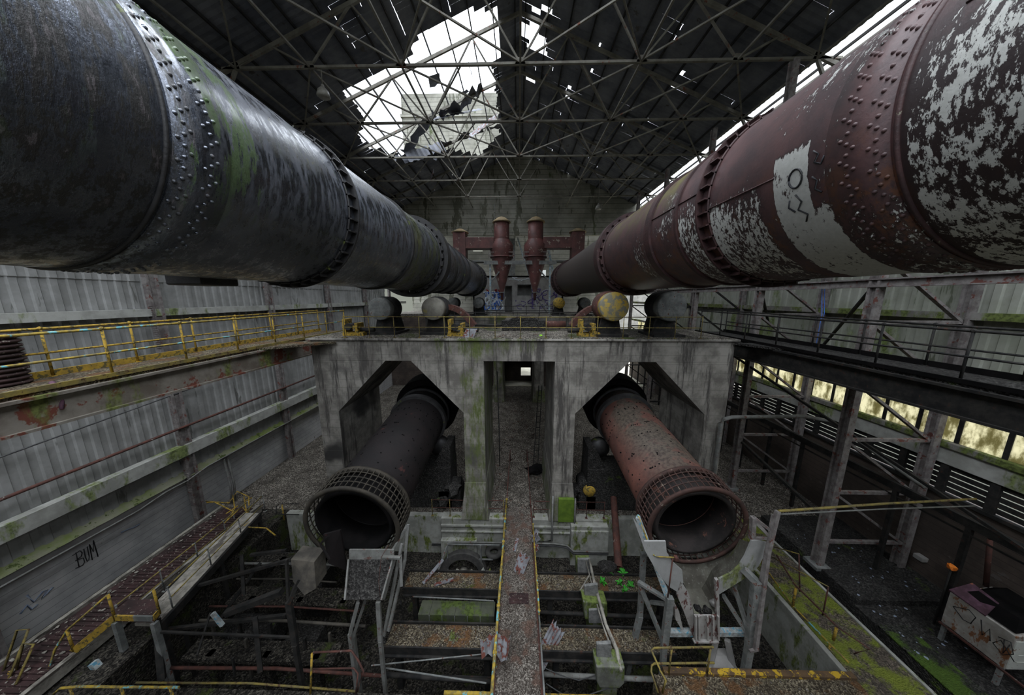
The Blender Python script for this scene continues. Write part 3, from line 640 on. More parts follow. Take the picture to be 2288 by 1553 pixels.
def walkway(side, label, beam, deckmat, lipmat):
    xi, xo = side*10.7, side*12.4
    t = thing('walkway', (side*11.5, 6, 8.7), label, 'walkway')
    mb = MB(); mb.box(min(xi, xo), max(xi, xo), 1, 17.6, 9.36, 9.45)
    mb.prism([(xi, 11.2, 9.36), (xi, 13.1, 9.36), (side*8.7, 13.1, 9.36)] if side < 0 else [(xi, 11.6, 9.36), (xi, 13.1, 9.36), (side*9.9, 13.1, 9.36)], (0, 0, .09))
    mb.build('deck', deckmat, t)
    mb = MB()
    for x in (xi, xo):
        mb.box(x-.04, x+.04, 1, 17.4, 8.66, 9.36); mb.box(x-.13, x+.13, 1, 17.4, 8.62, 8.68); mb.box(x-.13, x+.13, 1, 17.4, 9.30, 9.37)
    for k in range(9): mb.box(min(xi, xo), max(xi, xo), 1.5+k*1.9, 1.62+k*1.9, 8.8, 9.36)
    mb.build('girder', beam, t)
    mb = MB(); mb.box(xi-.03, xi+.03, 1, 17.4, 9.45, 9.56); mb.build('kick_plate', lipmat, t)
    mb = MB(); mb.box(xo-.03, xo+.03, 1, 17.4, 9.45, 9.62); mb.build('kick_plate', lipmat if side > 0 else 'yellow', t)
walkway(-1, 'raised walkway on a rusty mossy girder along the grey sheeted wall', 'rust_girder', 'leafgravel', 'oldyellow')
walkway(1, 'raised walkway on a black girder along the greenish sheeted wall', 'darksteel', 'darkfloor', 'black')
for side, x, lab, mt in ((-1, 10.72, 'flaking yellow railing on the hall side of the mossy walkway', 'turq'), (-1, 12.35, 'flaking yellow railing on the wall side of the mossy walkway', 'turq'),
                         (1, 10.85, 'dark railing on the hall side of the black walkway', 'darksteel'), (1, 12.35, 'dark railing on the wall side of the black walkway', 'darksteel')):
    railing('walkway_railing', (side*x, 1.9, 9.45), (side*x, 17.2, 9.45), 10, 1.27, mt if x < 12.3 or side > 0 else 'yellow', lab, r=.028, postmat='yellow' if side < 0 else None)
# coiled / stacked brown slats at the near end of the mossy walkway
t = thing('slat_drum', (-12.1, 5.6, 9.45), 'dark brown ribbed drum standing at the near end of the mossy walkway', 'drum')
mb = MB(); prof = []
for k in range(11): z = k*.11; prof += [(z, .46), (z+.03, .52), (z+.07, .52), (z+.10, .46)]
mb.lathe((-12.35, 6.1, 9.45), (0,0,1), [(0, 0)]+prof+[(1.21, 0)], 28); mb.build('ribbed_body', 'belt', t)
mb = MB(); mb.blob((-11.05, 6.0, 9.2), .10, 2, .5, (1, 1, 1.6)); mb.tube([(-11.2, 6.3, 9.5), (-10.75, 6.1, 9.25), (-10.62, 6.0, 8.95)], [.05, .07, .03], 8)
tag(mb.build('rag_bundle', 'purple'), 'red and brown rag bundle hanging over the mossy walkway girder', 'rag')
# ================================================================ ROOF TRUSSES
def truss(y, label):
    t = thing('roof_truss', (0, y, 23.8), label, 'truss', 'steel roof trusses across the hall')
    zc = 23.8; zr = lambda x: ZA-SL*abs(x)-.3
    mb = MB(); mb.bar((-XW, y, zc), (XW, y, zc), .14, .12); mb.build('bottom_chord', 'truss', t)
    mb = MB()
    for s in (-1, 1): mb.bar((s*XW, y, zr(XW)), (0, y, zr(0)), .14, .20)
    mb.build('rafter', 'truss', t)
    mb = MB(); mb.bar((0, y, zc), (0, y, zr(0)), .10); mb.build('king_post', 'truss', t)
    mb = MB()
    nod = [0, 6.4, 11.4, 15.5]; top = [3.3, 8.9, 13.4]
    for s in (-1, 1):
        for i in range(3):
            mb.bar((s*nod[i], y, zc), (s*top[i], y, zr(top[i])), .09); mb.bar((s*nod[i+1], y, zc), (s*top[i], y, zr(top[i])), .09)
        mb.bar((s*15.5, y, zc), (s*(XW), y, zc-2.2), .14)
    mb.build('web_struts', 'truss', t)
    for x in (-15.5, -11.4, -6.4, 0, 6.4, 11.4, 15.5):
        mb = MB(); mb.prism([(x-.28, y-.07, zc-.07), (x+.28, y-.07, zc-.07), (x+.16, y-.07, zc+.26), (x-.16, y-.07, zc+.26)], (0, .14, 0)); mb.build('gusset_plate', 'truss', t)
TY = [12.55, 17.55, 22.6, 27.65, 32.7, 37.75]
for y, l in zip(TY, ('roof truss nearest above the kilns, mostly beyond the top of the picture', 'second roof truss, its rafters crossing the torn roof hole', 'roof truss whose bottom chord crosses the middle of the bright hole',
                     'roof truss below the bright roof hole', 'roof truss just beyond the torn roof hole', 'farthest roof truss in front of the concrete gable')): truss(y, l)
cols = []
for x in (-15.5, -11.4, -6.4, 0, 6.4, 11.4, 15.5):
    mb = MB(); mb.bar((x, -2, 23.8), (x, 41.8, 23.8), .10)
    where = {0: 'under the ridge', -6.4: 'over the black kiln', 6.4: 'over the maroon kiln', -11.4: 'between the black kiln and the grey wall side', 11.4: 'between the maroon kiln and the greenish wall side', -15.5: 'beside the grey wall eave', 15.5: 'beside the open eave slot'}[x]
    tag(mb.build('longitudinal_tie', 'truss'), 'long steel tie joining the truss chords '+where, 'tie')
for i in range(3):
    y0, y1 = TY[i], TY[i+1]
    t = thing('wind_bracing', (0, y0, 23.8), ('crossed steel bracing between the %s pair of roof trusses' % ['nearest', 'second', 'third', 'fourth', 'farthest'][i]), 'bracing')
    for s in (-1, 1):
        mb = MB(); mb.bar((0, y1, 23.86), (s*6.4, y0, 23.86), .08); mb.bar((s*6.4, y1, 23.74), (s*3.2, y0, 23.74), .07); mb.bar((s*6.4, y1, 23.86), (s*11.4, y0, 23.86), .08); mb.bar((s*15.5, y1, 23.74), (s*11.4, y0, 23.74), .08)
        mb.build('diagonals', 'truss', t)
# broken sheets hanging in the torn part of the roof
for (x, y, z, rx, rz, w_, h_, l) in ((-5.8, 28.4, 27.6, .5, .45, 5.2, 1.0, 'long ragged roof sheet hanging across the lower torn hole'), (-3.6, 31.0, 28.0, .9, -.35, 3.4, 1.2, 'pale broken sheet dangling beneath the torn hole'),
                             (-9.2, 30.5, 25.6, 1.1, .35, 3.8, 1.3, 'crumpled roof sheet sagging at the lower corner of the hole'), (-1.3, 20.0, 29.9, .1, 1.5, 4.6, .9, 'perforated sheet strip left beside the roof ridge'),
                             (-9.6, 33.5, 24.5, 1.4, -.95, 2.0, .7, 'narrow pale sheet hanging down from a truss chord'), (-6.6, 25.0, 28.0, .3, .1, .9, 2.4, 'torn sheet scrap caught on a rafter in the hole')):
    mx = Matrix.Translation((x, y, z)) @ Matrix.Rotation(rz, 4, 'Z') @ Matrix.Rotation(-.39, 4, 'Y') @ Matrix.Rotation(rx, 4, 'X')
    mb = MB(mx); n = max(4, int(w_/.22)); top = []; bot = []
    for i in range(n+1):
        u = -w_/2 + w_*i/n; e = .04*(i % 2)
        top.append(mb._v((u, h_/2+random.uniform(-.22, .1), e))); bot.append(mb._v((u, -h_/2+random.uniform(-.1, .3), e-.05)))
    for i in range(n):
        if random.random() > .06: mb.b.faces.new((top[i], top[i+1], bot[i+1], bot[i]))
    tag(mb.build('roof_sheet_fragment', 'roofsheet' if 'pale' not in l else 'oldsheet'), l, 'roof sheet')
def ragged(pts, wd, drop, label, mt='roofsheet'):
    ps = [roofpt(px, py, -1) for px, py in pts]; mb = MB(); T = []; B_ = []; rd = random.Random(len(label))
    for a, b_ in zip(ps, ps[1:]):
        for k in range(9):
            p = a + (b_-a)*k/9; T.append(mb._v(p + Vector((0, wd*rd.uniform(.2, .7), -.05-drop*rd.uniform(0, .3))))); B_.append(mb._v(p + Vector((0, -wd*rd.uniform(.15, .8), -.2-drop*rd.uniform(.3, 1)))))
    for k in range(len(T)-1):
        if rd.random() > .05: mb.b.faces.new((T[k], T[k+1], B_[k+1], B_[k]))
    return tag(mb.build('roof_sheet_fragment', mt), label, 'roof sheet')
ragged([(902,335),(960,262),(1030,225),(1085,182)], 1.8, .5, 'long dark ragged sheet slanting across the tower in the torn hole')
ragged([(905,340),(990,318),(1080,285),(1150,262)], 1.6, .5, 'lower dark ragged sheet sagging in front of the tower')
ragged([(1045,125),(1062,190),(1030,200)], .8, .3, 'dark scrap of sheet caught high in the torn hole')
ragged([(880,338),(930,352),(1000,335)], 1.4, .9, 'torn dark sheet edge at the lower lip of the hole')
# concrete tower seen through the roof
mb = MB(); p0 = pY(902, 330, 52); p1 = pY(1160, 206, 52)
mb.box(p0.x, 3, 52, 56, 0, p1.z); mb.box(p0.x-.2, 3, 51.8, 56, p1.z-3.4, p1.z-3.0)
for k in range(4): mb.box(p0.x+2+k*1.9, p0.x+2.6+k*1.9, 51.9, 52.05, p1.z-6.5, p1.z-4.2)
tag(mb.build('outside_tower', 'concrete_wall'), 'pale concrete tower outside, seen through the torn roof hole', 'tower')
for (px, py, Y, zt, l) in ((722, 205, 17.55, 23.8, 'dusty bell lamp hanging from a roof truss above the black kiln'), (1337, 462, 32.65, 23.8, 'dusty bell lamp hanging above the far end of the maroon kiln')):
    p = pY(px, py, Y); t = thing('pendant_lamp', (p.x, Y, p.z), l, 'lamp')
    mb = MB(); mb.lathe(p, (0,0,1), [(-.30, .0), (-.30, .25), (-.22, .34), (.05, .26), (.22, .10), (.34, .07), (.34, 0)], 24); mb.build('lamp_shade', 'lampglass', t)
    mb = MB(); mb.tube([p+Vector((0,0,.3)), (p.x, Y, max(zt, p.z+.9))], .025, 6); mb.build('stem', 'truss', t)
# ================================================================ CYCLONES AND GRAFFITI ROOM
def cyclone(x, s, label, capmat):
    t = thing('dust_cyclone', (x, 37, 12), label, 'cyclone'); c = Vector((x, 37, 0)); Z = (0,0,1)
    mb = MB(); mb.lathe(c, Z, [(15.9, 1.2), (17.2, 1.42), (17.9, 1.45), (18.6, .98)], 32, close=False); mb.lathe(c, Z, [(16.4, 1.46), (16.55, 1.46), (16.55, 1.36), (16.4, 1.36)], 32, close=True); mb.build('drum', 'cyclone', t)
    mb = MB(); mb.lathe(c, Z, [(18.5, .95), (20.6, .95), (20.6, 0)], 28); mb.lathe(c, Z, [(18.45, 1.0), (18.6, 1.0)], 28); mb.build('outlet', 'cyclone', t)
    mb = MB(); mb.lathe(c, Z, [(20.55, 0), (20.55, 1.12), (20.68, 1.12), (21.15, .45), (21.3, 0)], 28); mb.build('cap', capmat, t)
    mb = MB(); mb.lathe(c, Z, [(16.2, 1.2), (15.6, 1.18), (12.2, .22), (11.2, .14), (11.2, 0)], 28); mb.build('hopper_cone', 'cyclone', t)
    mb = MB(); mb.lathe(c, Z, [(12.1, .3), (12.1, .38), (12.2, .38), (12.2, .3)], 16, close=True); mb.build('outlet_flange', 'steel', t)
    xo = x + s*5.1
    mb = MB(); mb.box(min(x+s*.9, xo), max(x+s*.9, xo), 36.0, 37.4, 17.4, 18.7); mb.build('inlet_duct', 'cyclone', t, bevel=.03)
    mb = MB(); mb.box(xo-.75, xo+.75, 35.9, 37.5, 15.9, 19.3); mb.build('riser_box', 'cyclone', t, bevel=.03)
    mb = MB(); mb.lathe((xo, 36.7, 0), Z, [(19.3, 0), (19.3, 1.05), (19.4, 1.05), (19.8, .3), (19.85, 0)], 20); mb.build('cap', capmat, t)
cyclone(-2.15, -1, 'maroon dust cyclone with tan cap, on the side of the black kiln', 'cycloneroof')
cyclone(2.05, 1, 'maroon dust cyclone with half-white neck, on the side of the maroon kiln', 'cycloneroof')
t = thing('cyclone_frame', (0, 37, 9.45), 'steel portal frame standing under the two cyclones', 'frame')
mb = MB(); mb.box(-4.3, 4.6, 36.0, 38.0, 15.75, 15.9); mb.box(-4.3, 4.6, 35.9, 36.02, 15.5, 15.95); mb.build('platform', 'steel', t)
for x in (-3.55, 3.85):
    mb = MB(); mb.bar((x, 36.2, 9.45), (x, 36.2, 15.6), .22); mb.build('leg', 'bluepaint', t)
mb = MB(); mb.bar((-3.5, 36.2, 13.4), (-1.7, 36.2, 15.5), .16); mb.bar((3.8, 36.2, 13.4), (2.0, 36.2, 15.5), .16); mb.bar((-2.9, 36.2, 9.6), (-1.6, 36.2, 11.6), .14); mb.bar((3.6, 36.2, 9.6), (2.2, 36.2, 11.4), .14); mb.build('brace', 'steel', t)
for s, x0, x1 in ((-1, -9.2, -4.3), (1, 4.6, 9.2)):
    mb = MB(); mb.box(x0, x1, 36.0, 37.8, 15.85, 16.0); mb.build('side_platform', 'steel', t)
for s, x in ((-1, -2.15), (1, 2.05)):
    mb = MB()
    for a, b2 in (((x-1.5, 35.95, 16.0), (x-1.5, 35.95, 17.0)), ((x+1.5, 35.95, 16.0), (x+1.5, 35.95, 17.0)), ((x-1.5, 35.95, 16.95), (x+1.5, 35.95, 16.95)), ((x-1.5, 35.95, 16.5), (x+1.5, 35.95, 16.5))): mb.bar(a, b2, .09)
    mb.build('guard_frame', 'column', t)
t = thing('control_room', (0, 41, 9.45), 'graffiti-covered grey block room with dark doorway and window opening', 'room')
mb = MB(); X0, X1, z0, z1 = -6.5, 6.3, 9.45, 14.5
mb.box(X0, -1.95, 41.0, 41.25, z0, z1); mb.box(-1.95, -.95, 41.0, 41.25, 13.1, z1); mb.box(-.95, -.15, 41.0, 41.25, z0, z1); mb.box(-.15, 1.75, 41.0, 41.25, z0, 11.9); mb.box(-.15, 1.75, 41.0, 41.25, 13.25, z1); mb.box(1.75, X1, 41.0, 41.25, z0, z1)
mb.box(X0, X1, 41.0, 44, z1-.2, z1); mb.box(X0, X1, 43.2, 43.4, z0, z1); mb.box(X0, X0+.2, 41, 43.4, z0, z1); mb.box(X1-.2, X1, 41, 43.4, z0, z1); mb.build('wall', 'roomwall', t)
mb = MB()
for a in ((-1.98, -1.9, z0, 13.15), (-1.0, -.92, z0, 13.15), (-1.98, -.92, 13.08, 13.16)): mb.box(a[0], a[1], 40.95, 41.02, a[2], a[3])
mb.build('door_frame', 'steel', t)
mb = MB()
for a in ((-.22, -.12, 11.8, 13.35), (1.72, 1.82, 11.8, 13.35), (-.22, 1.82, 11.8, 11.9), (-.22, 1.82, 13.25, 13.35)): mb.box(a[0], a[1], 40.95, 41.02, a[2], a[3])
mb.build('window_frame', 'steel', t)
def scrawl(name, parent, x0, x1, z0, z1, y, n, r, mat, seed):
    rd = random.Random(seed); mb = MB()
    for k in range(n):
        cx = rd.uniform(x0, x1); cz = rd.uniform(z0, z1); a = rd.uniform(0, 6); pts = []
        for i in range(9):
            a += rd.uniform(-.9, 1.2); cx = min(max(cx+math.cos(a)*(x1-x0)*.07, x0), x1); cz = min(max(cz+math.sin(a)*(z1-z0)*.12, z0), z1); pts.append((cx, y, cz))
        pts = [p for i, p in enumerate(pts) if i == 0 or Vector(p) != Vector(pts[i-1])]
        mb.tube(pts, r, 4)
    return mb.build(name, mat, parent)
scrawl('graffiti', t, -4.9, -2.2, 9.8, 12.3, 40.99, 22, .11, 'whiteink', 1); scrawl('graffiti', t, -4.9, -2.2, 9.8, 12.2, 40.97, 20, .09, 'blueink', 2)
scrawl('graffiti', t, -4.6, -2.6, 12.1, 12.6, 40.99, 5, .08, 'redink', 3); scrawl('graffiti', t, 1.9, 5.4, 10.0, 12.7, 40.99, 18, .07, 'purpleink', 4)
scrawl('graffiti', t, -.4, 2.6, 9.9, 11.2, 40.99, 9, .05, 'purpleink', 5); scrawl('graffiti', t, 2.4, 5.2, 10.2, 12.6, 40.97, 6, .04, 'whiteink', 6)
scrawl('graffiti', t, -1.9, 2.0, 13.7, 14.3, 40.99, 5, .05, 'whiteink', 8)
# leaning conveyor legs and pale panels behind the cyclones
for a, b2, wd, mt, l in (((-1.0, 43.5, 14.5), (-1.0, 43.5, 20.0), .9, 'steel', 'upright pale steel panel between the cyclones'), ((1.6, 43.2, 14.5), (-.2, 43.2, 20.0), .30, 'bluepaint', 'blue-grey sloping steel strut between the cyclones'),
                         ((5.2, 43.2, 14.5), (4.0, 43.2, 19.8), .30, 'bluepaint', 'blue-grey sloping steel strut behind the riser box on the maroon side')):
    mb = MB(); mb.bar(a, b2, wd, .2); tag(mb.build('steel_strut', mt), l, 'strut')
# hanging conduits on the concrete gable
for x in (-3.4, 2.4):
    mb = MB(); mb.tube([(x, 41.8, 19.8), (x, 41.8, 24.2)], .05, 6); mb.blob((x, 41.75, 23.2), .14, 1, 0); tag(mb.build('conduit', 'girt'), 'thin conduit hanging down the concrete gable above the %s cyclone' % ('tan-capped' if x < 0 else 'white-necked'), 'conduit')
# ================================================================ WALL COLUMNS AND GIRTS
def lattice_col(x, y, z0, z1, label, wd=.34, mat='column'):
    t = thing('wall_column', (x, y, z0), label, 'column')
    mb = MB(); sx_ = wd/2
    mb.bar((x, y-sx_, z0), (x, y-sx_, z1), .22, .09); mb.bar((x, y+sx_, z0), (x, y+sx_, z1), .22, .09); mb.bar((x, y, z0), (x, y, z1), .07, wd); 
    for k in range(int((z1-z0)/.09)):
        z = z0+.05+k*.09
        if 9.2 < z < 11.2 or 1 < z < 3: mb.box(x-math.copysign(.05, x)-.1, x-math.copysign(.05, x)+.1, y-sx_-.075, y-sx_-.045, z, z+.03)
    mb.build('shaft', mat, t)
for y, l in ((6.7, 'nearest'), (12.6, 'riveted'), (18.6, 'rust-blotched'), (24.5, 'dark'), (30.5, 'farther'), (36.3, 'farthest')):
    lattice_col(-16.45, y, 0, 23.7, l+' steel column against the grey sheeted wall with the block base')
for z, w_, h_, mt, l in ((4.35, .35, .45, 'girt', 'broad dusty girt just above the mossy ledge on the grey wall'), (10.95, .25, .22, 'girt', 'dusty steel girt behind the mossy walkway railing'), (17.2, .2, .2, 'girt', 'high steel girt on the grey wall behind the black kiln')):
    mb = MB(); x = -XW+.12+w_/2
    mb.box(x-w_/2, x+w_/2, -2, 41.5, z, z+.05); mb.box(x+w_/2-.05, x+w_/2, -2, 41.5, z-h_, z); mb.box(x-w_/2, x+w_/2, -2, 41.5, z-h_-.05, z-h_)
    tag(mb.build('wall_girt', mt), l, 'girt')
for pts, r, l in (([(-16.3, 0, 5.15), (-16.3, 12, 5.3), (-16.3, 30, 5.4)], .06, 'reddish pipe running along the grey wall above the broad girt'),
                  ([(-16.45, 0, 2.5), (-16.4, 10.5, 2.45), (-16.3, 11.4, 2.65), (-16.3, 12.3, 2.62), (-16.3, 13.2, 2.8), (-16.35, 30, 2.85)], .035, 'thin kinked conduit under the mossy ledge of the grey wall')):
    mb = MB(); mb.tube(pts, r, 8); tag(mb.build('wall_pipe', 'rust' if r > .05 else 'pipe'), l, 'pipe')
mb = MB(); mb.tube([(-16.5, -1, 6.0), (-16.4, 7, 6.45), (-16.4, 13, 7.0), (-16.5, 20, 7.4)], .025, 6); tag(mb.build('wall_cable', 'cable'), 'thin black cable sloping along the grey wall sheeting', 'cable')
for y0, l in ((13.2, 'grey twin pipe standing at the block wall beyond the riveted column'),):
    mb = MB(); mb.tube([(-16.5, 14.2, 2.6), (-16.4, 14.2, .9), (-16.3, 14.0, .0)], .05, 8); mb.tube([(-16.5, 14.4, 2.6), (-16.4, 14.4, .9), (-16.3, 14.2, .0)], .05, 8); tag(mb.build('stand_pipe', 'pipe'), l, 'pipe')
# letters sprayed on the block wall
def wl(px, py): return pX(px, py, -XW+.005)
mb = MB()
U = lambda pts: mb.tube([wl(172+47*u-7*v, 1270-26*u-33*v) for u, v in pts], .016, 5)
U([(.10,0),(.10,1.0)]); U([(-.08,.92),(.28,.98),(.36,.78),(.30,.58),(.0,.50)]); U([(.10,.50),(.36,.42),(.38,.14),(.28,.0),(-.06,.04)])
U([(.46,.95),(.46,.35),(.50,.08),(.58,.10),(.63,.35),(.63,.98)]); U([(.73,.0),(.74,1.05),(.84,.45),(.95,1.15),(1.0,.0)])
o = mb.build('graffiti_lettering', 'ink'); o['kind'] = 'structure'; o['label'] = 'black sprayed word BUM on the white block wall'
mb = MB()
for pts in ([(60,1330),(75,1345),(95,1322),(105,1318),(92,1338),(118,1312)], [(45,1372),(60,1352),(70,1362),(84,1350)], [(270,1190),(285,1183),(300,1178),(312,1171)]): mb.tube([wl(a, b2) for a, b2 in pts], .03, 5)
o = mb.build('graffiti_scribble', 'paleink'); o['kind'] = 'structure'
# right-hand columns: paired lattice towers
def tower(y, label):
    t = thing('lattice_column', (14.6, y, 0), label, 'column')
    for x in (13.0, 16.4):
        mb = MB(); mb.bar((x, y-.13, .1), (x, y-.13, 22.6), .26, .08); mb.bar((x, y+.13, .1), (x, y+.13, 22.6), .26, .08); mb.bar((x, y, .1), (x, y, 22.6), .06, .26); mb.build('leg', 'column', t)
    mb = MB(); z = 1.2
    while z < 13:
        mb.bar((13.0, y, z), (16.4, y, z), .12); mb.bar((13.1, y, z+2.3), (16.3, y, z), .14, .09); z += 2.35
    mb.bar((13.1, y, 13.2), (16.3, y, 15.4), .12)
    mb.build('lacing', 'darksteel' if y > 20 else 'column', t)
    mb = MB(); mb.box(12.7, 13.3, y-.3, y+.3, 0, .14); mb.build('base_plate', 'steel', t)
for y, l in ((10.85, 'nearest lattice steel column, red and grey, rising past the black walkway'), (15.9, 'lattice column beside the outer leg of the near pier'), (21.5, 'lattice column behind the near pier on the greenish wall side'), (27.5, 'farther lattice column along the greenish wall'), (33.5, 'farthest lattice column along the greenish wall')): tower(y, l)
for z, w_, mt, l in ((12.15, .4, 'column', 'long rust-flecked rail beam along the lattice columns under the maroon kiln'), ):
    mb = MB(); x = 13.0; mb.box(x-.06, x+.06, -2, 41, z-.25, z); mb.box(x-.16, x+.16, -2, 41, z-.02, z+.03); mb.box(x-.16, x+.16, -2, 41, z-.28, z-.24); tag(mb.build('rail_beam', mt), l, 'beam')
for z, l in ((10.9, 'mossy girt along the greenish sheeting behind the dark railing'), (8.5, 'mossy sill girt at the foot of the greenish sheeting'), (17, 'high girt on the greenish sheeting')):
    mb = MB(); mb.box(XW-.42, XW-.06, -2, 41.5, z, z+.06); mb.box(XW-.42, XW-.36, -2, 41.5, z-.2, z); tag(mb.build('wall_girt', 'ledge' if z < 12 else 'girt'), l, 'girt')
for i, (a, b2, r, l) in enumerate((((13.0, 15.9, 12.0), (16.4, 19.0, 9.8), .07, 'thin diagonal brace behind the dark railing, upper end at the rail beam'), ((13.0, 10.9, 12.0), (16.4, 15.5, 8.9), .06, 'diagonal brace between the two nearest lattice columns'),
                     ((12.6, 17.2, 8.3), (15.2, 6.2, 3.6), .06, 'long black diagonal strut crossing the louvred wall'), ((13.0, 15.6, 3.2), (13.0, 11.0, 2.2), .08, 'low tie bar between the two nearest lattice columns'))):
    mb = MB(); mb.bar(a, b2, r*1.6); tag(mb.build('brace', 'darksteel'), l, 'brace')
mb = MB(); mb.bar((15.2, 2, 4.0), (15.2, 41, 4.0), .14, .3); mb.bar((15.2, 2, 3.6), (15.2, 41, 3.6), .05, .05)
for k in range(20): mb.bar((15.2, 3+k*1.9, 0), (15.2, 3+k*1.9, 4.0), .13)
tag(mb.build('crane_rail_frame', 'darksteel'), 'dark low steel frame standing in front of the louvred brick wall', 'frame')
mb = MB(); mb.tube([(9.72, 13.05, 0), (9.72, 13.05, 5.55), (9.85, 13.05, 5.75), (10.2, 13.05, 5.85), (13.5, 13.0, 5.95), (14.6, 12.8, 5.8), (15.4, 10, 4.4)], .09, 10)
tag(mb.build('bent_pipe', 'pipe'), 'grey pipe climbing the outer pier leg and turning towards the louvred wall', 'pipe')
mb = MB(); mb.tube([(16.2, 9.3, 7.5), (16.2, 8.6, 6.9), (16.1, 7.8, 6.7), (16.1, 6.5, 6.9), (16.2, 5, 7.6)], .02, 6); tag(mb.build('wall_cable', 'cable'), 'black cable sagging in front of the bright translucent panes', 'cable')
mb = MB(); mb.tube([(13.2, 13.0, 12.2), (13.15, 12.7, 10.8), (13.25, 12.8, 9.4), (13.35, 12.8, 10.8), (13.32, 13.0, 12.2)], .012, 5); tag(mb.build('blue_rope', 'blueink'), 'thin blue rope looped behind the dark walkway railing', 'rope')
# ================================================================ LOWER DRUM COOLERS
def cooler(x, y, z, tilt, shell, cage, label, dx=0):
    mx = Matrix.Translation((x, y, z)) @ Matrix.Rotation(dx, 4, 'Z') @ Matrix.Rotation(tilt, 4, 'X'); Y = (0,1,0); o = Vector((0,0,0))
    t = thing('drum_cooler', (x, y+3, 0), label, 'cooler')
    R = 1.36
    mb = MB(mx); mb.lathe(o, Y, [(.95, R-.03), (.95, R), (7.9, R), (7.9, R-.03)], 72, close=True); nf = len(mb.b.faces); rd = random.Random(5)
    for k in range(230):
        a = rd.uniform(0, 2*PI); yy = rd.choice([1.5, 2.0, 2.6, 3.3, 4.0, 4.7, 5.2, 5.35, 5.9]) + rd.uniform(-.05, .05)
        if yy > 5.1: a = round(a/.14)*.14
        p = Vector((math.cos(a)*R, yy, math.sin(a)*R)); q = Vector((math.cos(a)*(R+.02), yy, math.sin(a)*(R+.02))); mb.tube([p, q], .028, 6)
    mb.b.faces.ensure_lookup_table()
    for f_ in mb.b.faces[nf:]: f_.material_index = 1
    mb.build('shell', shell, t).data.materials.append(MT['black'])
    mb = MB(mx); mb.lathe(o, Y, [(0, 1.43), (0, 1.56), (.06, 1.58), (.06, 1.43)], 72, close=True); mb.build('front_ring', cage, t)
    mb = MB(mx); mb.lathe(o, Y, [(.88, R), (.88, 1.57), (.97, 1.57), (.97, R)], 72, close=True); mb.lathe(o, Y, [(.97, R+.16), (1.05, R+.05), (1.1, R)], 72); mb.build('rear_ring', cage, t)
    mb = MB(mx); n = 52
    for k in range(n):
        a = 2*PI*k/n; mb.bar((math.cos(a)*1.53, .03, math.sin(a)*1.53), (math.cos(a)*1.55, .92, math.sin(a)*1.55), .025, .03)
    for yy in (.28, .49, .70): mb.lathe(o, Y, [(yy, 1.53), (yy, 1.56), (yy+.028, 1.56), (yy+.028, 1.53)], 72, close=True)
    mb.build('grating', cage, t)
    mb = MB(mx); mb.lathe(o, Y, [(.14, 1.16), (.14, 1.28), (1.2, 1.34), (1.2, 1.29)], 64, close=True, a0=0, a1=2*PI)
    mb.build('inner_sleeve', 'sleeve' if x > 0 else 'black', t)  # left sleeve is blackened to stand for shade
    mb = MB(mx); mb.lathe(o, Y, [(1.2, 1.26), (7.9, 1.26), (7.9, 0)], 48); mb.build('shade_liner', 'black', t)  # added black liner, paints the darkness inside the drum mouth
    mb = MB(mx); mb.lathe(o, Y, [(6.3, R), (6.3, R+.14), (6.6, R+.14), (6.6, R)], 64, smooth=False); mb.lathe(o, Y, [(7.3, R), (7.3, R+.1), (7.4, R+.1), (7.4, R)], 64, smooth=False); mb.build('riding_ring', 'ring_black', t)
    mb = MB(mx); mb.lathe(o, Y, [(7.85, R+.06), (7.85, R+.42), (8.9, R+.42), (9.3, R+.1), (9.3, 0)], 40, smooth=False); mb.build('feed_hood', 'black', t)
    return t, mx
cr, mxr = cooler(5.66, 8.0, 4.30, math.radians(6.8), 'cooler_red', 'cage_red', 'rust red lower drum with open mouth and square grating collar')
cl, mxl = cooler(-5.42, 7.9, 4.2, math.radians(6.8), 'cooler_dark', 'cage_dark', 'lower drum coloured dark for shade, with open mouth and dark grating collar')
# cradle rollers and supports beneath the coolers
for s, l in ((1, 'dark cradle block carrying the rust red lower drum'), (-1, 'dark cradle block carrying the dark lower drum')):
    x = 5.6*s; t = thing('drum_cradle', (x, 14.7, 0), l, 'cradle')
    mb = MB(); mb.box(x-1.9, x+1.9, 13.9, 15.4, 0, 2.4); mb.prism([(x-1.9, 14, 2.4), (x-.9, 14, 2.4), (x-1.5, 14, 3.6), (x-1.9, 14, 3.6)], (0, 1.3, 0)); mb.prism([(x+1.9, 14, 2.4), (x+.9, 14, 2.4), (x+1.5, 14, 3.6), (x+1.9, 14, 3.6)], (0, 1.3, 0)); mb.build('block', 'darkfloor', t)
    for q in (-1.15, 1.15):
        mb = MB(); mb.lathe((x+q, 14.35, 3.38), (0,1,0), [(0,0), (0,.48), (.5,.48), (.5,0)], 28); mb.build('cradle_wheel', 'ring_black', t)
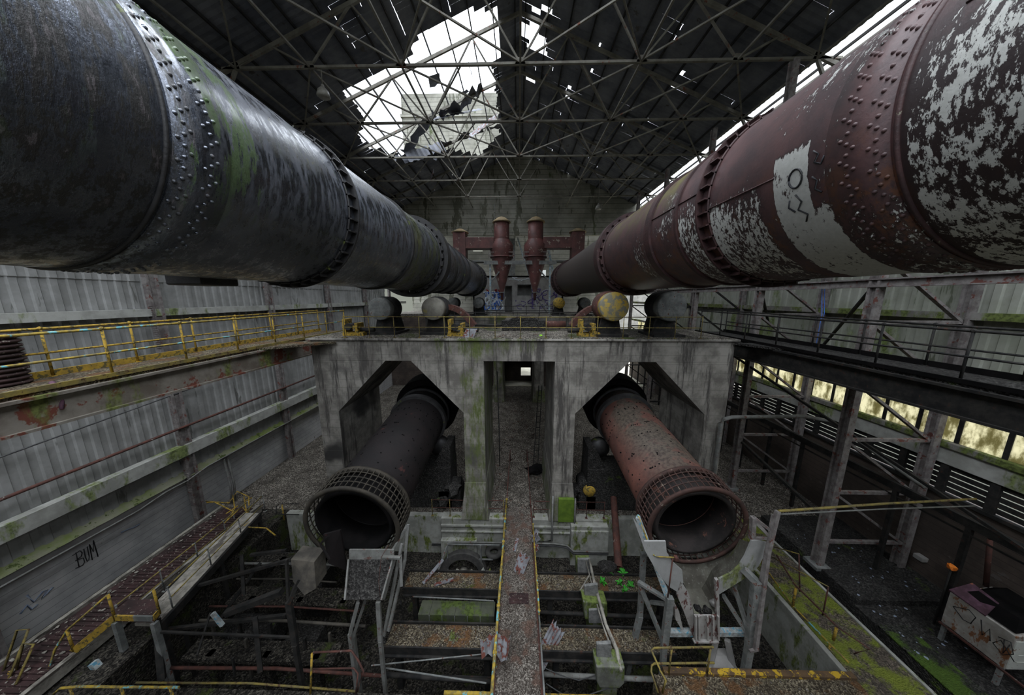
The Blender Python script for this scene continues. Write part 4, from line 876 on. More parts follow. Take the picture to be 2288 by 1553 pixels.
# machinery heap between pier leg and red drum
t = thing('drive_motor', (3.5, 13.9, 0), 'grimy motor with round yellow end plate on the floor by the rust red drum', 'motor')
mb = MB(); mb.tube([(3.75, 14.0, 1.15), (3.75, 15.0, 1.15)], .45, 18); mb.box(3.3, 4.2, 13.9, 15.1, 0.05, .8); mb.blob((3.2, 14.3, .9), .35, 2, .6); mb.build('motor_body', 'darkfloor', t)
mb = MB(); mb.lathe((3.85, 13.85, 1.15), (0,1,0), [(0,0), (0,.30), (.12,.34), (.16,.34), (.16,0)], 24); mb.build('end_plate', 'yellow', t)
t = thing('drive_motor', (-3.6, 14.2, 0), 'dark tangled machine on the floor beside the mossy pier leg', 'machine')
mb = MB(); mb.box(-4.4, -3.2, 13.9, 15, .05, 1.0); mb.tube([(-4.5, 14.3, 1.3), (-3.2, 14.3, 1.3)], .3, 14); mb.blob((-3.6, 14.0, 1.1), .4, 2, .7); mb.blob((-4.2, 13.9, .5), .35, 2, .7); mb.build('machine_body', 'darkfloor', t)
# ---------------- discharge chute under the red drum
def crescent(mb, c, r0, r1, a0, a1, y, d, n=26):
    for k in range(n):
        A = a0+(a1-a0)*k/n; B2 = a0+(a1-a0)*(k+1)/n
        f = lambda r, a, yy: (c[0]+r*math.cos(a), yy, c[1]+r*math.sin(a))
        mb.hexa([f(r0,A,y), f(r1,A,y), f(r1,B2,y), f(r0,B2,y), f(r0,A,y+d), f(r1,A,y+d), f(r1,B2,y+d), f(r0,B2,y+d)])
t = thing('discharge_chute', (5.7, 7.6, 0), 'grey crescent-shaped chute with lichen under the mouth of the rust red drum', 'chute')
K = lambda u, v, Y=7.5: pY(1380+u/4.0875, 1150+v/4.0875, Y)
mb = MB(); mb.prism([K(*q) for q in ((140,30),(250,330),(370,540),(470,660),(545,705),(600,625),(590,510),(500,430),(448,340),(440,245),(245,245),(190,100))], (0,.05,0)); mb.build('collar_plate', 'collar', t)
mb = MB(); mb.prism([K(*q) for q in ((1372,262),(1345,360),(1290,470),(1200,560),(1070,640),(925,730),(925,590),(1040,535),(1110,470),(1165,380),(1200,300),(1225,240),(1300,235))], (0,.05,0)); mb.build('collar_plate', 'collar', t)
mb = MB()                                                   # dusty funnel sloping from the drum's lower lip to the spout
back = [Vector((5.62+1.62*math.cos(a), 8.55, 4.05+1.62*math.sin(a))) for a in [math.radians(190+160*k/20) for k in range(21)]]
fr = [(250,250),(300,330),(370,430),(440,500),(520,560),(590,600),(620,660),(650,740),(680,830),(705,925),(760,925),(830,925),(900,925),(905,830),(905,740),(910,650),(960,590),(1040,540),(1110,470),(1165,380),(1215,260)]
fr = [K(u, v, 7.56) for u, v in fr]
mid = [(a+b_)/2+Vector((0,.12,-.18)) for a, b_ in zip(back, fr)]
for A, B_ in ((back, mid), (mid, fr)):
    for k in range(20): mb.quad([A[k], A[k+1], B_[k+1], B_[k]])
mb.build('funnel', 'funneldirt', t, smooth=True)
mb = MB(); mb.prism([K(*q) for q in ((570,612),(600,640),(650,720),(690,880),(737,1140),(700,1142),(610,900),(540,730))], (0,.06,0)); mb.prism([K(*q) for q in ((515,800),(560,880),(600,1050),(590,1060),(530,960))], (0,.5,0)); mb.build('side_cheek', 'peelplate', t)
mb = MB(); mb.bar(K(900,585,7.46), K(912,925,7.46), .09, .09); mb.build('cheek_post', 'peelplate', t)
mb = MB(); q = [K(*p_, 7.42) for p_ in ((705,925),(930,925),(925,1140),(715,1140))]; mb.prism(q, (0,.05,0))
for u in (712, 740, 820, 870, 918): mb.bar(K(u,925,7.38), K(u+2,1140,7.38), .05, .07)
mb.bar(K(690,1152,7.40), K(915,1152,7.40), .12, .05); mb.build('spout_box', 'peelplate', t)
CL = ['broad dark clinker lump low at the outer edge of the spout', 'dark clinker lump resting low in the middle of the spout', 'dark clinker lump low by the right cheek post', 'dark clinker lump sitting in the middle of the heap', 'round pale clinker lump above the others in the chute spout', 'small clinker lump against the leaning cheek plate', 'lowest clinker lump peeping over the spout box']
for k, (x, z, r) in enumerate(((5.85,1.38,.15), (6.15,1.42,.13), (6.32,1.3,.13), (6.0,1.62,.13), (6.25,1.88,.12), (5.78,1.58,.11), (6.12,1.28,.12))):
    mb = MB(); mb.blob((x, 7.62+.05*(k % 3), z), r, 2, .35); tag(mb.build('clinker_lump', 'darkfloor' if k != 4 else 'concrete_plain', smooth=True), CL[k], 'stone', 'clinker lumps in the spout')
# support frame of the chute
t = thing('chute_frame', (5.6, 7.4, -2.3), 'grey steel support frame with blue flaking cross beam around the crescent chute', 'frame')
def gv(px, py, y): return pY(px, py, y)
mb = MB(); mb.bar(gv(1690,1300,7.3), gv(1675,1440,7.3), .22, .16); mb.bar(gv(1690,1300,7.3), gv(1660,1270,7.5), .2, .16); mb.bar(gv(1675,1440,7.3), (7.25, 7.3, -2.3), .2, .16); mb.build('leg', 'steel', t)
mb = MB(); mb.bar(gv(1497,1335,7.3), gv(1484,1440,7.3), .2, .14); mb.bar(gv(1484,1440,7.3), (4.7, 7.3, -2.3), .16, .12); mb.build('leg', 'steel', t)
mb = MB(); mb.bar(gv(1438,1235,8.2), gv(1430,1375,8.2), .16, .12); mb.bar(gv(1430,1375,8.2), (3.9, 8.2, -2.3), .16); mb.build('leg', 'steel', t)
mb = MB(); mb.bar(gv(1488,1413,7.6), gv(1672,1412,7.6), .16); mb.build('cross_beam', 'bluepaint', t)
mb = MB(); mb.bar(gv(1425,1155,8.0), gv(1492,1335,7.4), .16, .10); mb.build('side_beam', 'bluepaint', t)
mb = MB()
for a, b2 in (((1426,1300,8.0),(1488,1338,7.4)), ((1428,1302,8.0),(1482,1434,7.4)), ((1453,1345,8.0),(1490,1350,7.5)), ((1640,1310,7.8),(1672,1408,7.4)), ((1616,1330,7.8),(1668,1412,7.4)), ((1480,1250+40,7.9),(1492,1336,7.4))):
    mb.bar(gv(*a), gv(*b2), .13, .08)
mb.build('diagonal_strut', 'steel', t)
mb = MB(); mb.bar(gv(1600,1430,7.6), gv(1585,1500,7.4), .14); mb.bar(gv(1625,1430,7.6), gv(1640,1500,7.4), .14); mb.prism([gv(1600,1465,7.55), gv(1630,1465,7.55), gv(1652,1500,7.3), gv(1585,1500,7.3)], (0,.2,0)); mb.build('foot_pedestal', 'concrete_plain', t)
# mast with lever beside the chute and the long poles running to the louvred wall
t = thing('pole_mast', (7.5, 7.3, -2.3), 'tall rust-streaked pipe mast beside the crescent chute', 'mast')
mb = MB(); mb.bar(gv(1738,1142,7.4), gv(1716,1235,7.3), .10); mb.bar(gv(1716,1235,7.3), gv(1688,1452,7.1), .10); mb.bar(gv(1728,1150,7.45), gv(1700,1300,7.35), .07); mb.bar(gv(1688,1452,7.1), gv(1675,1455,7.1), .07); mb.build('pole', 'column', t)
mb = MB(); mb.bar(gv(1683,1155,7.6), gv(1724,1187,7.4), .07); mb.bar(gv(1683,1155,7.6), gv(1722,1203,7.4), .07); mb.bar(gv(1680,1202,7.6), gv(1720,1203,7.4), .06); mb.bar(gv(1683,1155,7.6), gv(1680,1205,7.6), .12); mb.build('bracket', 'column', t)
for z, l in ((0, 'long mossy pole reaching from the pipe mast to the louvred wall, upper of two'), (-.12, 'long thin pole reaching from the pipe mast to the louvred wall, lower of two')):
    mb = MB(); a = gv(1740, 1142-z*60, 7.4); b2 = pX(2180, 1115-z*130, 15.1); mb.tube([a, (a+b2)/2+Vector((0,0,.03)), b2], .035 if z == 0 else .022, 8); tag(mb.build('long_pole', 'oldyellow' if z == 0 else 'pipe'), l, 'pole')
t = thing('bent_handrail', gv(1455, 1210, 7.9), 'bent yellow handle bar hooked in front of the red drum mouth', 'handrail')
mb = MB(); mb.tube([gv(1425,1150,8.0), gv(1440,1190,7.8), gv(1460,1240,7.5), gv(1468,1244,7.45), gv(1512,1246,7.4)], .022, 8); mb.build('bar', 'turq', t)
mb = MB(); mb.tube([gv(1503,1248,7.4), gv(1492,1335,7.3)], .02, 8); mb.box(*[v for p in ((gv(1510,1246,7.4).x-.05, gv(1510,1246,7.4).x+.05),) for v in p], 7.32, 7.44, gv(1510,1246,7.4).z-.05, gv(1510,1246,7.4).z+.05); mb.build('drop_rod', 'rust', t)
# ---------------- left drum's tray and frame
t = thing('tray_chute', (-5.3, 7.6, -2.3), 'rusty open tray on splayed legs below the dark drum mouth', 'chute')
q = [gv(772,1340,7.0), gv(855,1340,7.0), gv(880,1250,7.7), gv(780,1250,7.7)]
mb = MB(); mb.prism(q, (0, .05, -.05)); mb.build('tray', 'darkfloor', t)
mb = MB(); mb.bar(q[1], q[2], .05, .22); mb.bar(q[0], q[3], .05, .22); mb.prism([q[3], q[2], q[2]+Vector((0,.05,.3)), q[3]+Vector((0,.05,.3))], (0,.05,0)); mb.build('tray_rim', 'pipe', t)
for a, b2 in (((845,1345,7.0),(850,1432,6.9)), ((800,1345,7.1),(782,1415,6.95)), ((815,1345,7.3),(790,1420,7.2))):
    mb = MB(); mb.bar(gv(*a), gv(*b2), .13, .08); p = gv(*b2); mb.bar(p, (p.x, p.y, -2.3), .1); mb.build('leg', 'pipe', t)
t = thing('leaning_frame', (-4.2, 7.4, -2.3), 'narrow steel ladder-like frame leaning between the tray and the gravel gangway', 'frame')
mb = MB()
for a, b2 in (((910,1175,8.2),(860,1260,7.7)), ((898,1215,8.0),(858,1420,7.2)), ((905,1250,8.0),(868,1410,7.2)), ((855,1245,7.6),(895,1246,7.6)), ((895,1240,7.9),(897,1310,7.6)), ((912,1172,8.2),(905,1250,8.0))): mb.bar(gv(*a), gv(*b2), .09, .06)
mb.build('strut', 'pipe', t)
mb = MB(); mb.tube([gv(868,1218,7.5), gv(852,1245,7.3), gv(846,1300,7.1), gv(850,1335,7.0)], .010, 6); tag(mb.build('rusty_wire', 'rust'), 'rusty red wire drooping over the tray of the dark drum', 'wire')
mb = MB(); mb.prism([gv(722,1195,7.7), gv(735,1260,7.6), gv(775,1275,7.9), gv(760,1185,8.0)], (0,.06,0)); mb.bar(gv(735,1198,7.6), gv(716,1215,7.6), .05); mb.bar(gv(716,1215,7.6), gv(736,1250,7.5), .05)
tag(mb.build('loose_plate', 'cooler_dark'), 'dark plate with pale edge leaning inside the dark drum mouth', 'plate')
t = thing('feed_box', (-6.6, 7.3, -2.3), 'grey mottled sheet box with slanted strut at the outer side of the dark drum', 'box')
mb = MB(); mb.prism([gv(650,1250,7.4), gv(702,1256,7.4), gv(706,1315,7.2), gv(680,1330,7.1), gv(655,1300,7.2)], (0,.5,0)); mb.build('sheet', 'tan', t)
mb = MB(); mb.bar(gv(670,1290,7.3), gv(645,1345,7.1), .2, .1); mb.bar(gv(640,1250,7.2), gv(645,1345,7.1), .07); mb.bar(gv(645,1345,7.1), gv(660,1440,7.0), .18, .1); p = gv(660,1440,7.0); mb.bar(p, (p.x, p.y, -2.3), .12); mb.build('post', 'darksteel', t)
# ================================================================ CENTRAL WALKWAY
t = thing('causeway', (0, 10, 0), 'long central gravel-covered causeway running from the foreground to the pier legs', 'causeway')
mb = MB(); mb.box(-.74, .68, 1.5, 14.2, -.30, .0)
mb.build('deck', 'walkgravel', t)
mb = MB()
for x in (-.74, .68): mb.box(x-.03, x+.03, 1.5, 14.1, -.34, .07)
mb.build('edge_channel', 'rust', t)
mb = MB(); mb.prism([(-.72, 14.1, 0), (.66, 14.1, 0), (.66, 18, .25), (-.72, 18, .25)], (0, 0, .04)); tag(mb.build('mound', 'gravel'), 'low gravel mound where the causeway meets the floor between the pier legs', 'mound')
mb = MB(); mb.box(-.38, .38, 8.95, 9.35, .0, .02)
for k in range(9): mb.bar((-.36, 8.97+k*.045, .03), (.36, 8.97+k*.045, .03), .015)
tag(mb.build('floor_grating', 'belt'), 'small rusty grating set in the central causeway', 'grating')
railing('causeway_railing', (-.77, 5.7, .02), (-.66, 13.9, .02), 7, .55, 'turq', 'yellow and turquoise handrail on the side of the causeway under the dark drum', r=.042, mids=())
railing('causeway_railing', (.72, 8.3, .02), (.70, 12.2, .02), 4, .55, 'turq', 'short yellow handrail on the side of the causeway under the red drum', r=.03, mids=())
mb = MB(); mb.tube([(.72, 5.5, .45), (.72, 8.6, .40)], .03, 8); mb.tube([(.72, 6.0, .0), (.72, 6.0, .45)], .025, 8); mb.tube([(.72, 8.4, .0), (.72, 8.4, .42)], .025, 8); tag(mb.build('causeway_railing', 'steel'), 'bare grey handrail at the near edge of the causeway', 'railing')
for x in (-.66, .66):
    mb = MB(); mb.tube([(x, 14.0, .35), (x*.9, 18.5, .9)], .03, 8); mb.tube([(x, 14.0, 0), (x, 14.0, .36)], .03, 8); mb.tube([(x*.9, 18.5, 0), (x*.9, 18.5, .9)], .03, 8)
    tag(mb.build('mound_railing', 'rust'), 'thin rusty handrail beside the mound at the foot of the %s pier leg' % ('mossy' if x < 0 else 'clean grey'), 'railing')
# cross gangways
for y0, y1, x0, x1, mt, l in ((9.72, 10.42, -4.75, 6.2, 'leafgravel', 'gravel-filled cross gangway behind the tiled tank, below the wheel'), (7.72, 8.42, -4.6, 5.3, 'leafgravel', 'broad gravel-filled cross gangway in front of the tiled tank')):
    t = thing('cross_gangway', (0, y0, -.6), l, 'gangway')
    mb = MB(); mb.box(x0, x1, y0, y1, -.42, -.31); mb.build('gravel_bed', mt, t)
    mb = MB(); mb.box(x0, x1, y0-.05, y0, -.55, -.25); mb.box(x0, x1, y1, y1+.05, -.55, -.22); mb.box(x0, x1, y0-.12, y0+.02, -.60, -.55); mb.build('side_channel', 'darksteel', t)
    for xx in (x0+.3, -1.2, 1.2, x1-.4): mb = MB(); mb.box(xx, xx+.2, y0+.05, y0+.25, -2.3, -.55); mb.build('leg', 'darksteel', t)
t = thing('tiled_tank', (-2.6, 9.1, -2.3), 'dark green panelled tank between the two cross gangways', 'tank')
mb = MB(); mb.box(-3.95, -.95, 9.05, 9.6, -2.28, -.72); mb.box(-3.95, -3.5, 8.75, 9.05, -2.28, -1.35); mb.box(-1.3, -.95, 8.75, 9.05, -2.28, -1.35); mb.build('body', 'mossdark', t, bevel=.02)
mb = MB()
for x in (-3.5, -3.0, -2.5, -2.0, -1.5): mb.box(x-.012, x+.012, 9.035, 9.05, -2.2, -.75)
mb.box(-2.75, -2.35, 9.0, 9.05, -1.75, -1.45); mb.build('panel_joint', 'steel', t)
mb = MB(); mb.tube([(-4.3, 9.5, -.45), (-1.0, 9.45, -.50)], .025, 8); tag(mb.build('thin_rail', 'steel'), 'thin pale rail along the front of the cross gangway above the tiled tank', 'rail')
t = thing('screen_frame', (-2.7, 12.4, -2.3), 'open grey frame standing against the mossy pit wall behind the big wheel', 'frame')
mb = MB(); mb.bar((-3.6,12.3,-.75), (-.95,12.3,-.75), .05); mb.bar((-3.6,12.3,-1.6), (-1.3,12.3,-1.6), .05); mb.bar((-3.6,12.3,-2.3), (-3.6,12.3,-.75), .06); mb.bar((-1.9,12.3,-2.3), (-1.9,12.3,-.75), .09); mb.bar((-3.6,12.3,-.8), (-4.0,11.6,-1.9), .05); mb.build('bars', 'steel', t)
t = thing('big_wheel', (-2.6, 11.2, -2.3), 'big dark spoked wheel half sunk behind the cross gangway', 'wheel')
wc = pY(1034, 1288, 12.1); wa = Vector((0, 1, -.15)).normalized()
mb = MB(); mb.lathe(wc, wa, [(0, .86), (0, 1.17), (.06, 1.2), (.30, 1.2), (.30, .86)], 44, close=True, smooth=False); mb.build('rim', 'tyre', t)
mb = MB()
for k in range(8): a = PI*k/4+.2; u = Vector((math.cos(a), -.5*math.sin(a), .85*math.sin(a))); mb.bar(wc+wa*.12, wc+wa*.12+u*.9, .16, .1)
mb.lathe(wc, wa, [(0,0), (0,.26), (.3,.26), (.3,0)], 20); mb.build('spokes', 'greycap', t)
tc_ = pY(1104, 1236, 12.75)
mb = MB(); mb.lathe(tc_, (0,.1,1), [(0, .22), (-.02, .44), (.1, .48), (.2, .44), (.18, .22)], 28, close=True); tag(mb.build('small_tyre', 'tyre'), 'small black tyre leaning on the mossy pit wall beside the causeway', 'tyre')
def corr_scrap(c, rz, rx, ry, w_, h_, mat, label, name='corrugated_scrap', n=9):
    mx = Matrix.Translation(c) @ Matrix.Rotation(rz, 4, 'Z') @ Matrix.Rotation(ry, 4, 'Y') @ Matrix.Rotation(rx, 4, 'X'); mb = MB(mx); T = []; B2 = []
    for i in range(n+1): u = -w_/2+w_*i/n; e = .035*(i % 2); T.append(mb._v((u, h_/2+random.uniform(-.12,.1), e))); B2.append(mb._v((u*.9, -h_/2+random.uniform(-.08,.1), e)))
    for i in range(n): mb.b.faces.new((T[i], T[i+1], B2[i+1], B2[i]))
    return tag(mb.build(name, mat), label, 'sheet')
corr_scrap((-1.62, 11.2, -1.6), .2, 1.0, .2, .55, .9, 'mossblock', 'greenish corrugated scrap leaning beside the big wheel')
corr_scrap((-1.2, 11.1, -1.7), -.3, .9, -.3, .45, .9, 'oldsheet', 'purplish corrugated scrap beside the causeway, next to the greenish one')
corr_scrap((0.12, 10.5, .12), -.35, .25, .2, .50, .75, 'oldsheet', 'rusty white-edged corrugated scrap lying on the causeway')
corr_scrap((-.95, 7.22, .62), .75, .9, .5, .75, .5, 'oldsheet', 'pale sheet folded over the yellow handrail, half over the gangway', n=5)
corr_scrap((-.52, 7.2, .62), -.75, .9, -.5, .75, .5, 'oldsheet', 'pale sheet folded over the yellow handrail, half over the causeway', n=5)
corr_scrap((1.02, 7.9, -.35), -.4, .9, .5, .5, 1.3, 'oldsheet', 'frayed grey and red sheet scraps hanging beside the causeway at the cross gangway')
mb = MB(); mb.blob((.78, 11.6, .42), .16, 2, .9, (.8, 1, 1.4)); mb.blob((.84, 11.2, .25), .13, 2, .9); tag(mb.build('grey_rag', 'oldsheet'), 'crumpled grey rag caught on the end of the short yellow handrail', 'rag')
for a, b2, l in (((-4.0, 9.9, -.28), (-3.35, 10.7, .05), 'grey plank leaning up off the leafy cross gangway'), ((-3.5, 9.85, -.28), (-2.75, 10.05, -.22), 'pale plank lying flat on the leafy cross gangway'), ((-.2, 11.2, .03), (-.05, 11.9, .04), 'greenish plank lying on the causeway')):
    mb = MB(); mb.bar(a, b2, .14, .04); tag(mb.build('plank', 'oldsheet'), l, 'plank')
mb = MB()
for k in range(40):
    a = random.uniform(0, 6.28); r = random.uniform(0, .22); p = Vector((-2.35+r*math.cos(a), 8.0+r*.8*math.sin(a), -.30)); q = p+Vector((random.uniform(-.1,.1), random.uniform(-.1,.1), .05)); mb.quad([p, p+Vector((.04,0,.02)), q+Vector((.03,.02,0)), q])
tag(mb.build('moss_clump', 'mossblock'), 'round green moss clump on the broad cross gangway', 'moss')
# ferns
def sprig(x, y, z, label, s=1.):
    mb = MB(); rd = random.Random(int(x*100))
    for k in range(9):
        a = rd.uniform(0, 6.28); L = rd.uniform(.12, .24)*s; e = Vector((x+L*math.cos(a), y+L*math.sin(a), z+rd.uniform(.02, .16)*s)); c = Vector((x, y, z))
        m_ = (c+e)/2+Vector((0,0,.05)); sd = Vector((-math.sin(a), math.cos(a), 0))*.05*s; mb.quad([c, m_+sd, e, m_-sd])
    tag(mb.build('fern', 'plant'), label, 'plant', 'bright green ferns under the red drum')
FL = ['fern just below the mouth of the steel tube', 'fern at the back edge of the gangway, away from the causeway', 'bushy fern in the middle of the clump', 'outermost fern toward the chute frame', 'fern nearest the causeway', 'fern spilling over the front channel']
for (px, py), fl in zip(((1360,1278),(1392,1280),(1385,1302),(1410,1310),(1346,1300),(1395,1318)), FL):
    p = pZ(px, py, -.3 if py > 1290 else -.25); sprig(p.x, p.y, -.31, 'bright green '+fl)
# pale steel tube
mb = MB(); mb.tube([pY(1371,1112,13.6), pY(1382,1268,10.8)], [.16, .17], 20, cap=False); tag(mb.build('steel_tube', 'rust'), 'flaking steel tube sloping down over the pit wall toward the ferns', 'pipe')
# pipes along the pit wall
for zz, bump_, l, x0, x1, mt in ((-1.05, .28, 'upper grey conduit stepping along the mossy pit wall', -4.6, 4.6, 'pipe'), (-1.17, .28, 'lower grey conduit stepping along the mossy pit wall', -4.6, 4.6, 'cable')):
    mb = MB(); mb.tube([(x0, 12.95, zz-bump_), (-3.9, 12.95, zz-bump_), (-3.4, 12.75, zz), (1.9, 12.75, zz), (2.5, 12.65, zz), (2.8, 12.6, zz-bump_), (x1, 12.6, zz-bump_)], .045, 8); tag(mb.build('wall_conduit', mt), l, 'conduit')
for (x0, x1, l) in ((-4.6, -.8, 'thin rusty railing with yellow joints at the floor edge by the mossy pier leg'), (.8, 4.5, 'thin rusty railing at the floor edge by the clean pier leg')):
    railing('edge_railing', (x0, 13.3, .02), (x1, 13.3, .02), 5, .95, 'rust', l, r=.018, postmat='oldyellow' if x0 < 0 else 'rust')
mb = MB(); mb.box(2.05, 2.85, 12.98, 13.19, .02, 1.35); tag(mb.build('moss_slab', 'mossbright', bevel=.02), 'bright green mossy slab at the foot of the clean pier leg', 'slab')
mb = MB(); mb.tube([(1.75, 13.0, 1.5), (1.75, 13.0, -1.1), (.95, 12.9, -1.15)], .05, 8); mb.tube([(2.9, 13.0, 1.4), (2.9, 13.0, -.6)], .04, 8); tag(mb.build('stand_pipe', 'pipe'), 'grey pipes dropping down the front of the clean pier leg', 'pipe')
t = thing('tall_ladder', (1.4, 19, 0), 'thin dark ladder leaning by the clean pier leg on the gravel', 'ladder')
for dx in (0, .3): mb = MB(); mb.bar((1.0+dx, 17.6, .1), (1.5+dx*.8, 20.5, 5.0), .06); mb.build('stile', 'darksteel', t)
mb = MB()
for k in range(14): f = (k+1)/15; mb = MB(); mb.bar((1.0+.5*f, 17.6+2.9*f, .1+4.9*f), (1.3+.44*f, 17.6+2.9*f, .1+4.9*f), .03); mb.build('rung', 'darksteel', t)
mb = MB(); mb.tube([(-1.35, 17.0, 7.0), (-1.30, 17.6, 3), (-1.28, 17.6, .2)], .035, 6); tag(mb.build('hanging_cable', 'cable'), 'black cable hanging down beside the mossy pier leg in the passage', 'cable')
mb = MB(); mb.blob((1.1, 17.2, .25), .4, 2, .6, (1.3,1,.5)); mb.bar((.6, 17, .3), (1.8, 17.3, .35), .12); tag(mb.build('scrap_heap', 'black'), 'black scrap heap at the foot of the leaning ladder', 'scrap')
# ================================================================ CONCRETE STUB PEDESTALS IN THE PIT
def pedestal(Y, block, plates, label):
    pts = [pY(px, py, Y) for px, py in block]; c = sum(pts, Vector())/len(pts); zb = min(p.z for p in pts)
    t = thing('concrete_pedestal', (c.x, Y+.2, -2.3), label, 'pedestal')
    mb = MB(); mb.prism(pts, (0, .5, 0)); mb.box(c.x-.26, c.x+.28, Y+.05, Y+.48, -2.3, zb+.02); mb.build('block', 'greenblock', t, bevel=.04)
    for Yp, q in plates:
        P_ = [pY(px, py, Yp) for px, py in q]; mb = MB(); mb.prism(P_, (0, .10, 0)); mb.build('slanted_plate', 'rough_plate', t, bevel=.02)
pedestal(10.75, ((1290,1262),(1322,1262),(1322,1290),(1290,1290)), ((10.7, ((1291,1250),(1320,1250),(1322,1284),(1291,1282))),), 'smallest grey concrete pedestal, behind the leafy cross gangway')
pedestal(8.95, ((1303,1345),(1357,1348),(1358,1376),(1345,1390),(1307,1385)), ((9.2, ((1306,1310),(1336,1306),(1337,1348),(1306,1348))), (8.88, ((1316,1364),(1350,1362),(1352,1393),(1316,1393)))), 'middle mossy concrete pedestal between the two cross gangways')
pedestal(7.15, ((1332,1490),(1397,1492),(1396,1528),(1385,1539),(1340,1538),(1334,1526)), ((7.4, ((1333,1440),(1366,1438),(1367,1494),(1333,1492))),), 'nearest mossy concrete pedestal with square green block, before the broad gangway')
mb = MB(); mb.tube([pY(1317,1250,10.65), pY(1328,1302,9.6), pY(1354,1396,8.3), pY(1378,1452,7.6), pY(1388,1500,7.1)], [.05,.06,.06,.07,.05], 8); mb.tube([pY(1309,1253,10.7), pY(1345,1392,8.35), pY(1366,1448,7.55)], .03, 8); mb.tube([pY(1317,1285,10), pY(1296,1320,9.5)], .03, 7)
tag(mb.build('sloping_shaft', 'plate'), 'pale dusty shaft sloping over the three mossy pedestals', 'shaft')
for a, b2, c2, l in (((.9, 7.5, -.7), (2.0, 7.4, -1.0), (3.2, 7.3, -.3), 'slack black cable from the causeway to the nearest pedestal, upper one'), ((.9, 7.3, -1.0), (1.8, 7.1, -1.3), (3.0, 7.2, -.9), 'slack black cable from the causeway to the nearest pedestal, lower one')):
    mb = MB(); mb.tube([a, (Vector(a)+Vector(b2))/2-Vector((0,0,.05)), b2, (Vector(b2)+Vector(c2))/2, c2], .018, 6); tag(mb.build('slack_cable', 'cable'), l, 'cable')
for y, z, x0, x1, l in ((9.45, -1.0, .8, 5.6, 'dark pipe running under the leafy cross gangway'), (7.5, -.95, .8, 6.8, 'mossy pipe running under the broad cross gangway, red drum side'), (7.35, -.9, -4.6, -.8, 'dark pipe running under the broad cross gangway, dark drum side')):
    mb = MB(); mb.tube([(x0, y, z), (x1, y-.1, z)], .07, 10); mb.tube([(x0, y+.1, z-.2), (x1, y+.1, z-.2)], .05, 10); tag(mb.build('cross_pipe', 'pipe' if 'mossy' in l else 'darksteel'), l, 'pipe')
mb = MB(); mb.tube([(-4.6, 6.9, .2), (-1.1, 7.3, .15)], .02, 6); mb.tube([(-4.2, 7.0, -.05), (-1.0, 6.8, -.2)], .025, 6); tag(mb.build('thin_wire', 'steel'), 'pair of thin pale wires stretched before the broad cross gangway', 'wire')
mb = MB(); mb.box(-1.5, -.95, 6.6, 6.95, -1.2, -.9); mb.box(-1.45, -.95, 6.5, 6.8, -1.6, -1.35); tag(mb.build('rail_stub', 'mossblock'), 'short mossy rail stubs beside the causeway near the bottom of the picture', 'rail')
mb = MB(); mb.blob((3.9, 10.7, -.1), .3, 2, .2, (1.3, 1, .35)); tag(mb.build('round_pan', 'darkfloor'), 'round dusty pan behind the grey chute frame leg', 'pan')
# foreground: yellow edge beams and railings
mb = MB(); mb.box(4.5, 10.3, 6.98, 7.14, -.05, .10); tag(mb.build('edge_beam', 'oldyellowbeam'), 'rusty yellow edge beam along the foreground gravel slab', 'beam')
mb = MB(); mb.tube([(.75, 6.42, .05), (4.15, 6.42, .05)], .05, 8); tag(mb.build('edge_pipe', 'yellow'), 'yellow pipe at the bottom of the picture between causeway and front railing', 'pipe')
mb = MB(); mb.tube([(-2.2, 6.42, .05), (-.78, 6.42, .05)], .05, 8); tag(mb.build('edge_pipe', 'turq'), 'yellow and turquoise pipe at the bottom of the picture, other side of the causeway', 'pipe')
t = thing('front_railing', (4.8, 7, 0), 'rusty yellow railing with bent end at the foreground slab edge below the chute', 'railing')
mb = MB(); mb.tube([gv(1480,1548,6.5), gv(1488,1520,6.5), gv(1476,1500,6.7), gv(1455,1452,7.0), gv(1462,1448,7.0), gv(1594,1446,7.0)], .03, 8); mb.build('handrail', 'oldyellow', t)
mb = MB(); mb.tube([gv(1470,1548,6.6), gv(1455,1500,6.9), gv(1456,1487,7.0), gv(1462,1483,7.0), gv(1596,1481,7.0)], .03, 8); mb.build('mid_rail', 'oldyellow', t)
for px in (1501, 1588): mb = MB(); p = gv(px, 1448, 7.0); mb.tube([p, (p.x, 7.0, .0)], .028, 8); mb.build('post', 'oldyellow', t)
# railing with kick rail on the right-hand mossy slab
t = thing('slab_railing', (10.3, 9, 0), 'flaking yellow railing leaning along the pit edge of the mossy slab', 'railing')
g0 = lambda px, py, x=10.35: pX(px, py, x)
mb = MB(); mb.tube([g0(1735,1240), g0(1775,1305), g0(1840,1370), g0(1872,1402)], .028, 8); mb.tube([g0(1872,1402), (10.9, 7.3, .75), (10.6, 7.4, .4)], .02, 8); mb.build('handrail', 'rust', t)
mb = MB(); mb.tube([g0(1700,1255), g0(1770,1352), g0(1855,1440), g0(1896,1480)], .028, 8); mb.build('mid_rail', 'turq', t)
for a, b2 in (((1779,1312),(1771,1356)), ((1869,1404),(1862,1430)), ((1856,1443),(1848,1490)), ((1704,1235),(1703,1262))): mb = MB(); mb.tube([g0(*a), g0(*b2)], .04, 8); mb.build('post', 'yellow', t)
t = thing('slab_railing', (11.2, 11, 0), 'thin rusty two-post railing standing on the mossy slab', 'railing')
pa, pb = pZ(1787, 1322, 0), pZ(1838, 1375, 0)
mb = MB(); qa, qb = pX(1785, 1238, pa.x), pX(1851, 1311, pb.x); mb.tube([pX(1730, 1222, 11.3), qa], .02, 8); mb.tube([pX(1725, 1245, 10.9), qb], .02, 8); mb.build('handrail', 'oldyellow', t)
mb = MB(); mb.tube([pa, qa], .022, 8); mb.build('post', 'rust', t)
